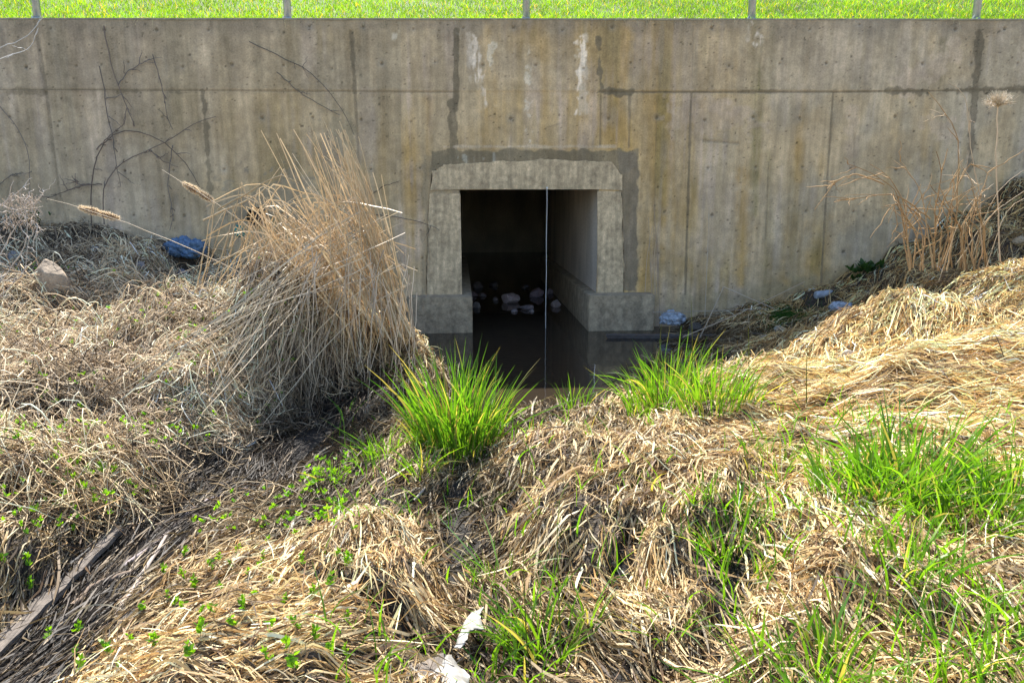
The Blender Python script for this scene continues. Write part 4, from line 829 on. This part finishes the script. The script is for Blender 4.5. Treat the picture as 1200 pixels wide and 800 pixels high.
# bottle
p = ground_at(955, 354); bm = bmesh.new(); prof = [(0, 0), (.03, .0), (.036, .01), (.036, .15), (.03, .18), (.014, .21), (.014, .235), (0, .235)]
ring = []
for z_, (r_, h_) in [(0, q) for q in prof]:
    ring.append([bm.verts.new((r_*math.cos(k*math.tau/20), r_*math.sin(k*math.tau/20), h_)) for k in range(20)])
for i in range(len(ring)-1):
    for k in range(20): bm.faces.new([ring[i][k], ring[i][(k+1) % 20], ring[i+1][(k+1) % 20], ring[i+1][k]])
bmesh.ops.remove_doubles(bm, verts=bm.verts, dist=1e-5)
bt = empty('plastic_bottle', (p.x, p.y, p.z+.09), 'white plastic bottle lying at the wall foot above the moss', 'bottle')
o = bm_obj('bottle_body', bm, M_clear, None, True); o.parent = bt
bm = bmesh.new(); bmesh.ops.create_cone(bm, cap_ends=True, segments=18, radius1=.018, radius2=.018, depth=.025, matrix=Matrix.Translation((0, 0, .235))); o = bm_obj('cap', bm, M_white, None); o.parent = bt
bt.rotation_euler = (R(85), 0, R(100)); bt.scale = (1.4,)*3
# torn white plastic sheets near the camera
def torn(label, outline, th, name='torn_plastic', m=M_white, lift=.05, curl=.02, z=None):
    P = []
    for a, b in outline:
        q = ground_at(a, b); P.append(q)
    zc = sum(q.z for q in P)/len(P)+lift; P = [PZ(a, b, zc+.0) for a, b in outline]
    c = sum(P, Vector())/len(P); pts = []
    for i in range(len(P)):
        a = P[i]; b_ = P[(i+1) % len(P)]
        for k in range(4):
            q = a.lerp(b_, k/4)
            if k: q += Vector((U_(-1, 1), U_(-1, 1), 0))*.0025
            pts.append(q)
    bm = bmesh.new(); vs2 = [bm.verts.new(q) for q in pts]; f = bm.faces.new(vs2)
    bmesh.ops.triangulate(bm, faces=[f]); bmesh.ops.subdivide_edges(bm, edges=bm.edges, cuts=3, use_grid_fill=True)
    for v in bm.verts: v.co.z += curl*1.5*math.sin(v.co.x*38+v.co.y*14)+curl*1.2*(float(fbm(np.array(v.co.x*14), np.array(v.co.y*14), 3, 2))-.5)
    ret = bmesh.ops.extrude_face_region(bm, geom=list(bm.faces)); 
    for v in [g for g in ret['geom'] if isinstance(g, bmesh.types.BMVert)]: v.co.z -= th
    o = bm_obj(name, bm, m, None, True); tag(o, label, 'litter'); return o
torn('torn white plastic strip with a crease, upper of the two pieces', [(567, 711), (553, 714), (545, 728), (537, 745), (532, 756), (540, 757), (548, 750), (550, 740), (558, 735), (568, 734), (564, 724), (562, 718)], .004, lift=.09, curl=.006)
torn('torn cream-white plastic sheet at the bottom, lower of the two pieces', [(482, 781), (490, 780), (505, 786), (518, 783), (524, 770), (529, 765), (536, 778), (545, 781), (551, 786), (549, 800), (540, 812), (515, 812), (500, 796)], .004, lift=.10, curl=.012)
torn('grey broken slab under the lower torn plastic sheet', [(462, 772), (490, 776), (520, 765), (545, 785), (548, 820), (470, 820)], .02, 'broken_slab', M_wood, .065, .003)
# cord hanging in the opening
cx0 = PY(641, 222, -.035); root = empty('hanging_cord', cx0, 'thin white cord hanging straight down in front of the culvert opening', 'cord')
nd = np.array([[[cx0.x+.002*math.sin(k*.5), -.035+.002*math.cos(k), ZC+.02-(ZC+.3)*k/30] for k in range(31)]])
V, F, I = strands(nd, np.full((1, 31), .0052), 6); local(mesh_np('string', V, F, M_cord, col=np.ones(3), smooth=True), root)
bm = bmesh.new(); add_box(bm, cx0.x-.012, cx0.x+.012, -.05, -.02, ZC+.005, ZC+.03, .003); bm_obj('hook', bm, M_steel, root)
# weep pipe behind the folded reeds
q = PY(303, 254, 0); pr = empty('drain_pipe', (q.x, -.02, q.z), 'dark round drain pipe mouth in the damp wall behind the reeds', 'pipe')
bm = bmesh.new(); bmesh.ops.create_cone(bm, cap_ends=False, segments=28, radius1=.12, radius2=.12, depth=.12, matrix=Matrix.Translation((q.x, -.045, q.z)) @ Matrix.Rotation(R(90), 4, 'X'))
bmesh.ops.create_cone(bm, cap_ends=False, segments=28, radius1=.105, radius2=.105, depth=.12, matrix=Matrix.Translation((q.x, -.045, q.z)) @ Matrix.Rotation(R(90), 4, 'X'))
bm_obj('pipe_rim', bm, M_dark, pr, True)
bm = bmesh.new(); bmesh.ops.create_circle(bm, cap_ends=True, segments=28, radius=.106, matrix=Matrix.Translation((q.x, -.02, q.z)) @ Matrix.Rotation(R(90), 4, 'X')); bm_obj('bore_shade_disc', bm, M_dark, pr)  # flat black disc; the unlit depth of the pipe is put into its colour
# moss mat and small herbs
n = 9000; c = ground_at(930, 372); x = c.x+rng.normal(size=n)*.26; y = np.minimum(c.y+rng.normal(size=n)*.22, -.02); nd, W = blades(n, x, y, hz, .015, .06, .006, 1.2, 3); V, F, I = strands(nd, W)
tag(mesh_np('moss_mat', V, F, M_green, col=(np.array([.04, .11, .015])*rng.uniform(.6, 1.4, (n, 1)))[I]), 'soft green moss patch in the shade at the wall foot', 'moss', kind='stuff')
def herb(label, px, py, size, n):
    g = ground_at(px, py); r_ = empty('herb', g, label, 'weed'); nd, W = leafcluster(n, g.x+rng.normal(size=n)*size*(1 if n < 20 else 1.3), g.y+rng.normal(size=n)*size*.5, g.z+np.abs(rng.normal(size=n))*size*.8, size*.6*(1 if n < 20 else .4), 6)
    V, F, I = strands(nd, W); local(mesh_np('leaves', V, F, M_green, col=np.array([.045, .10, .025])*rng.uniform(.7, 1.3, (len(V), 1))), r_)
herb('dark green leafy weed at the wall foot below the dead shrub', 1010, 322, .11, 12)
herb('small dark green weed on the wall foot left of the leafier one', 1000, 330, .06, 6)
herb('dark evergreen sprig behind the weed at the left frame edge', 30, 262, .11, 40)
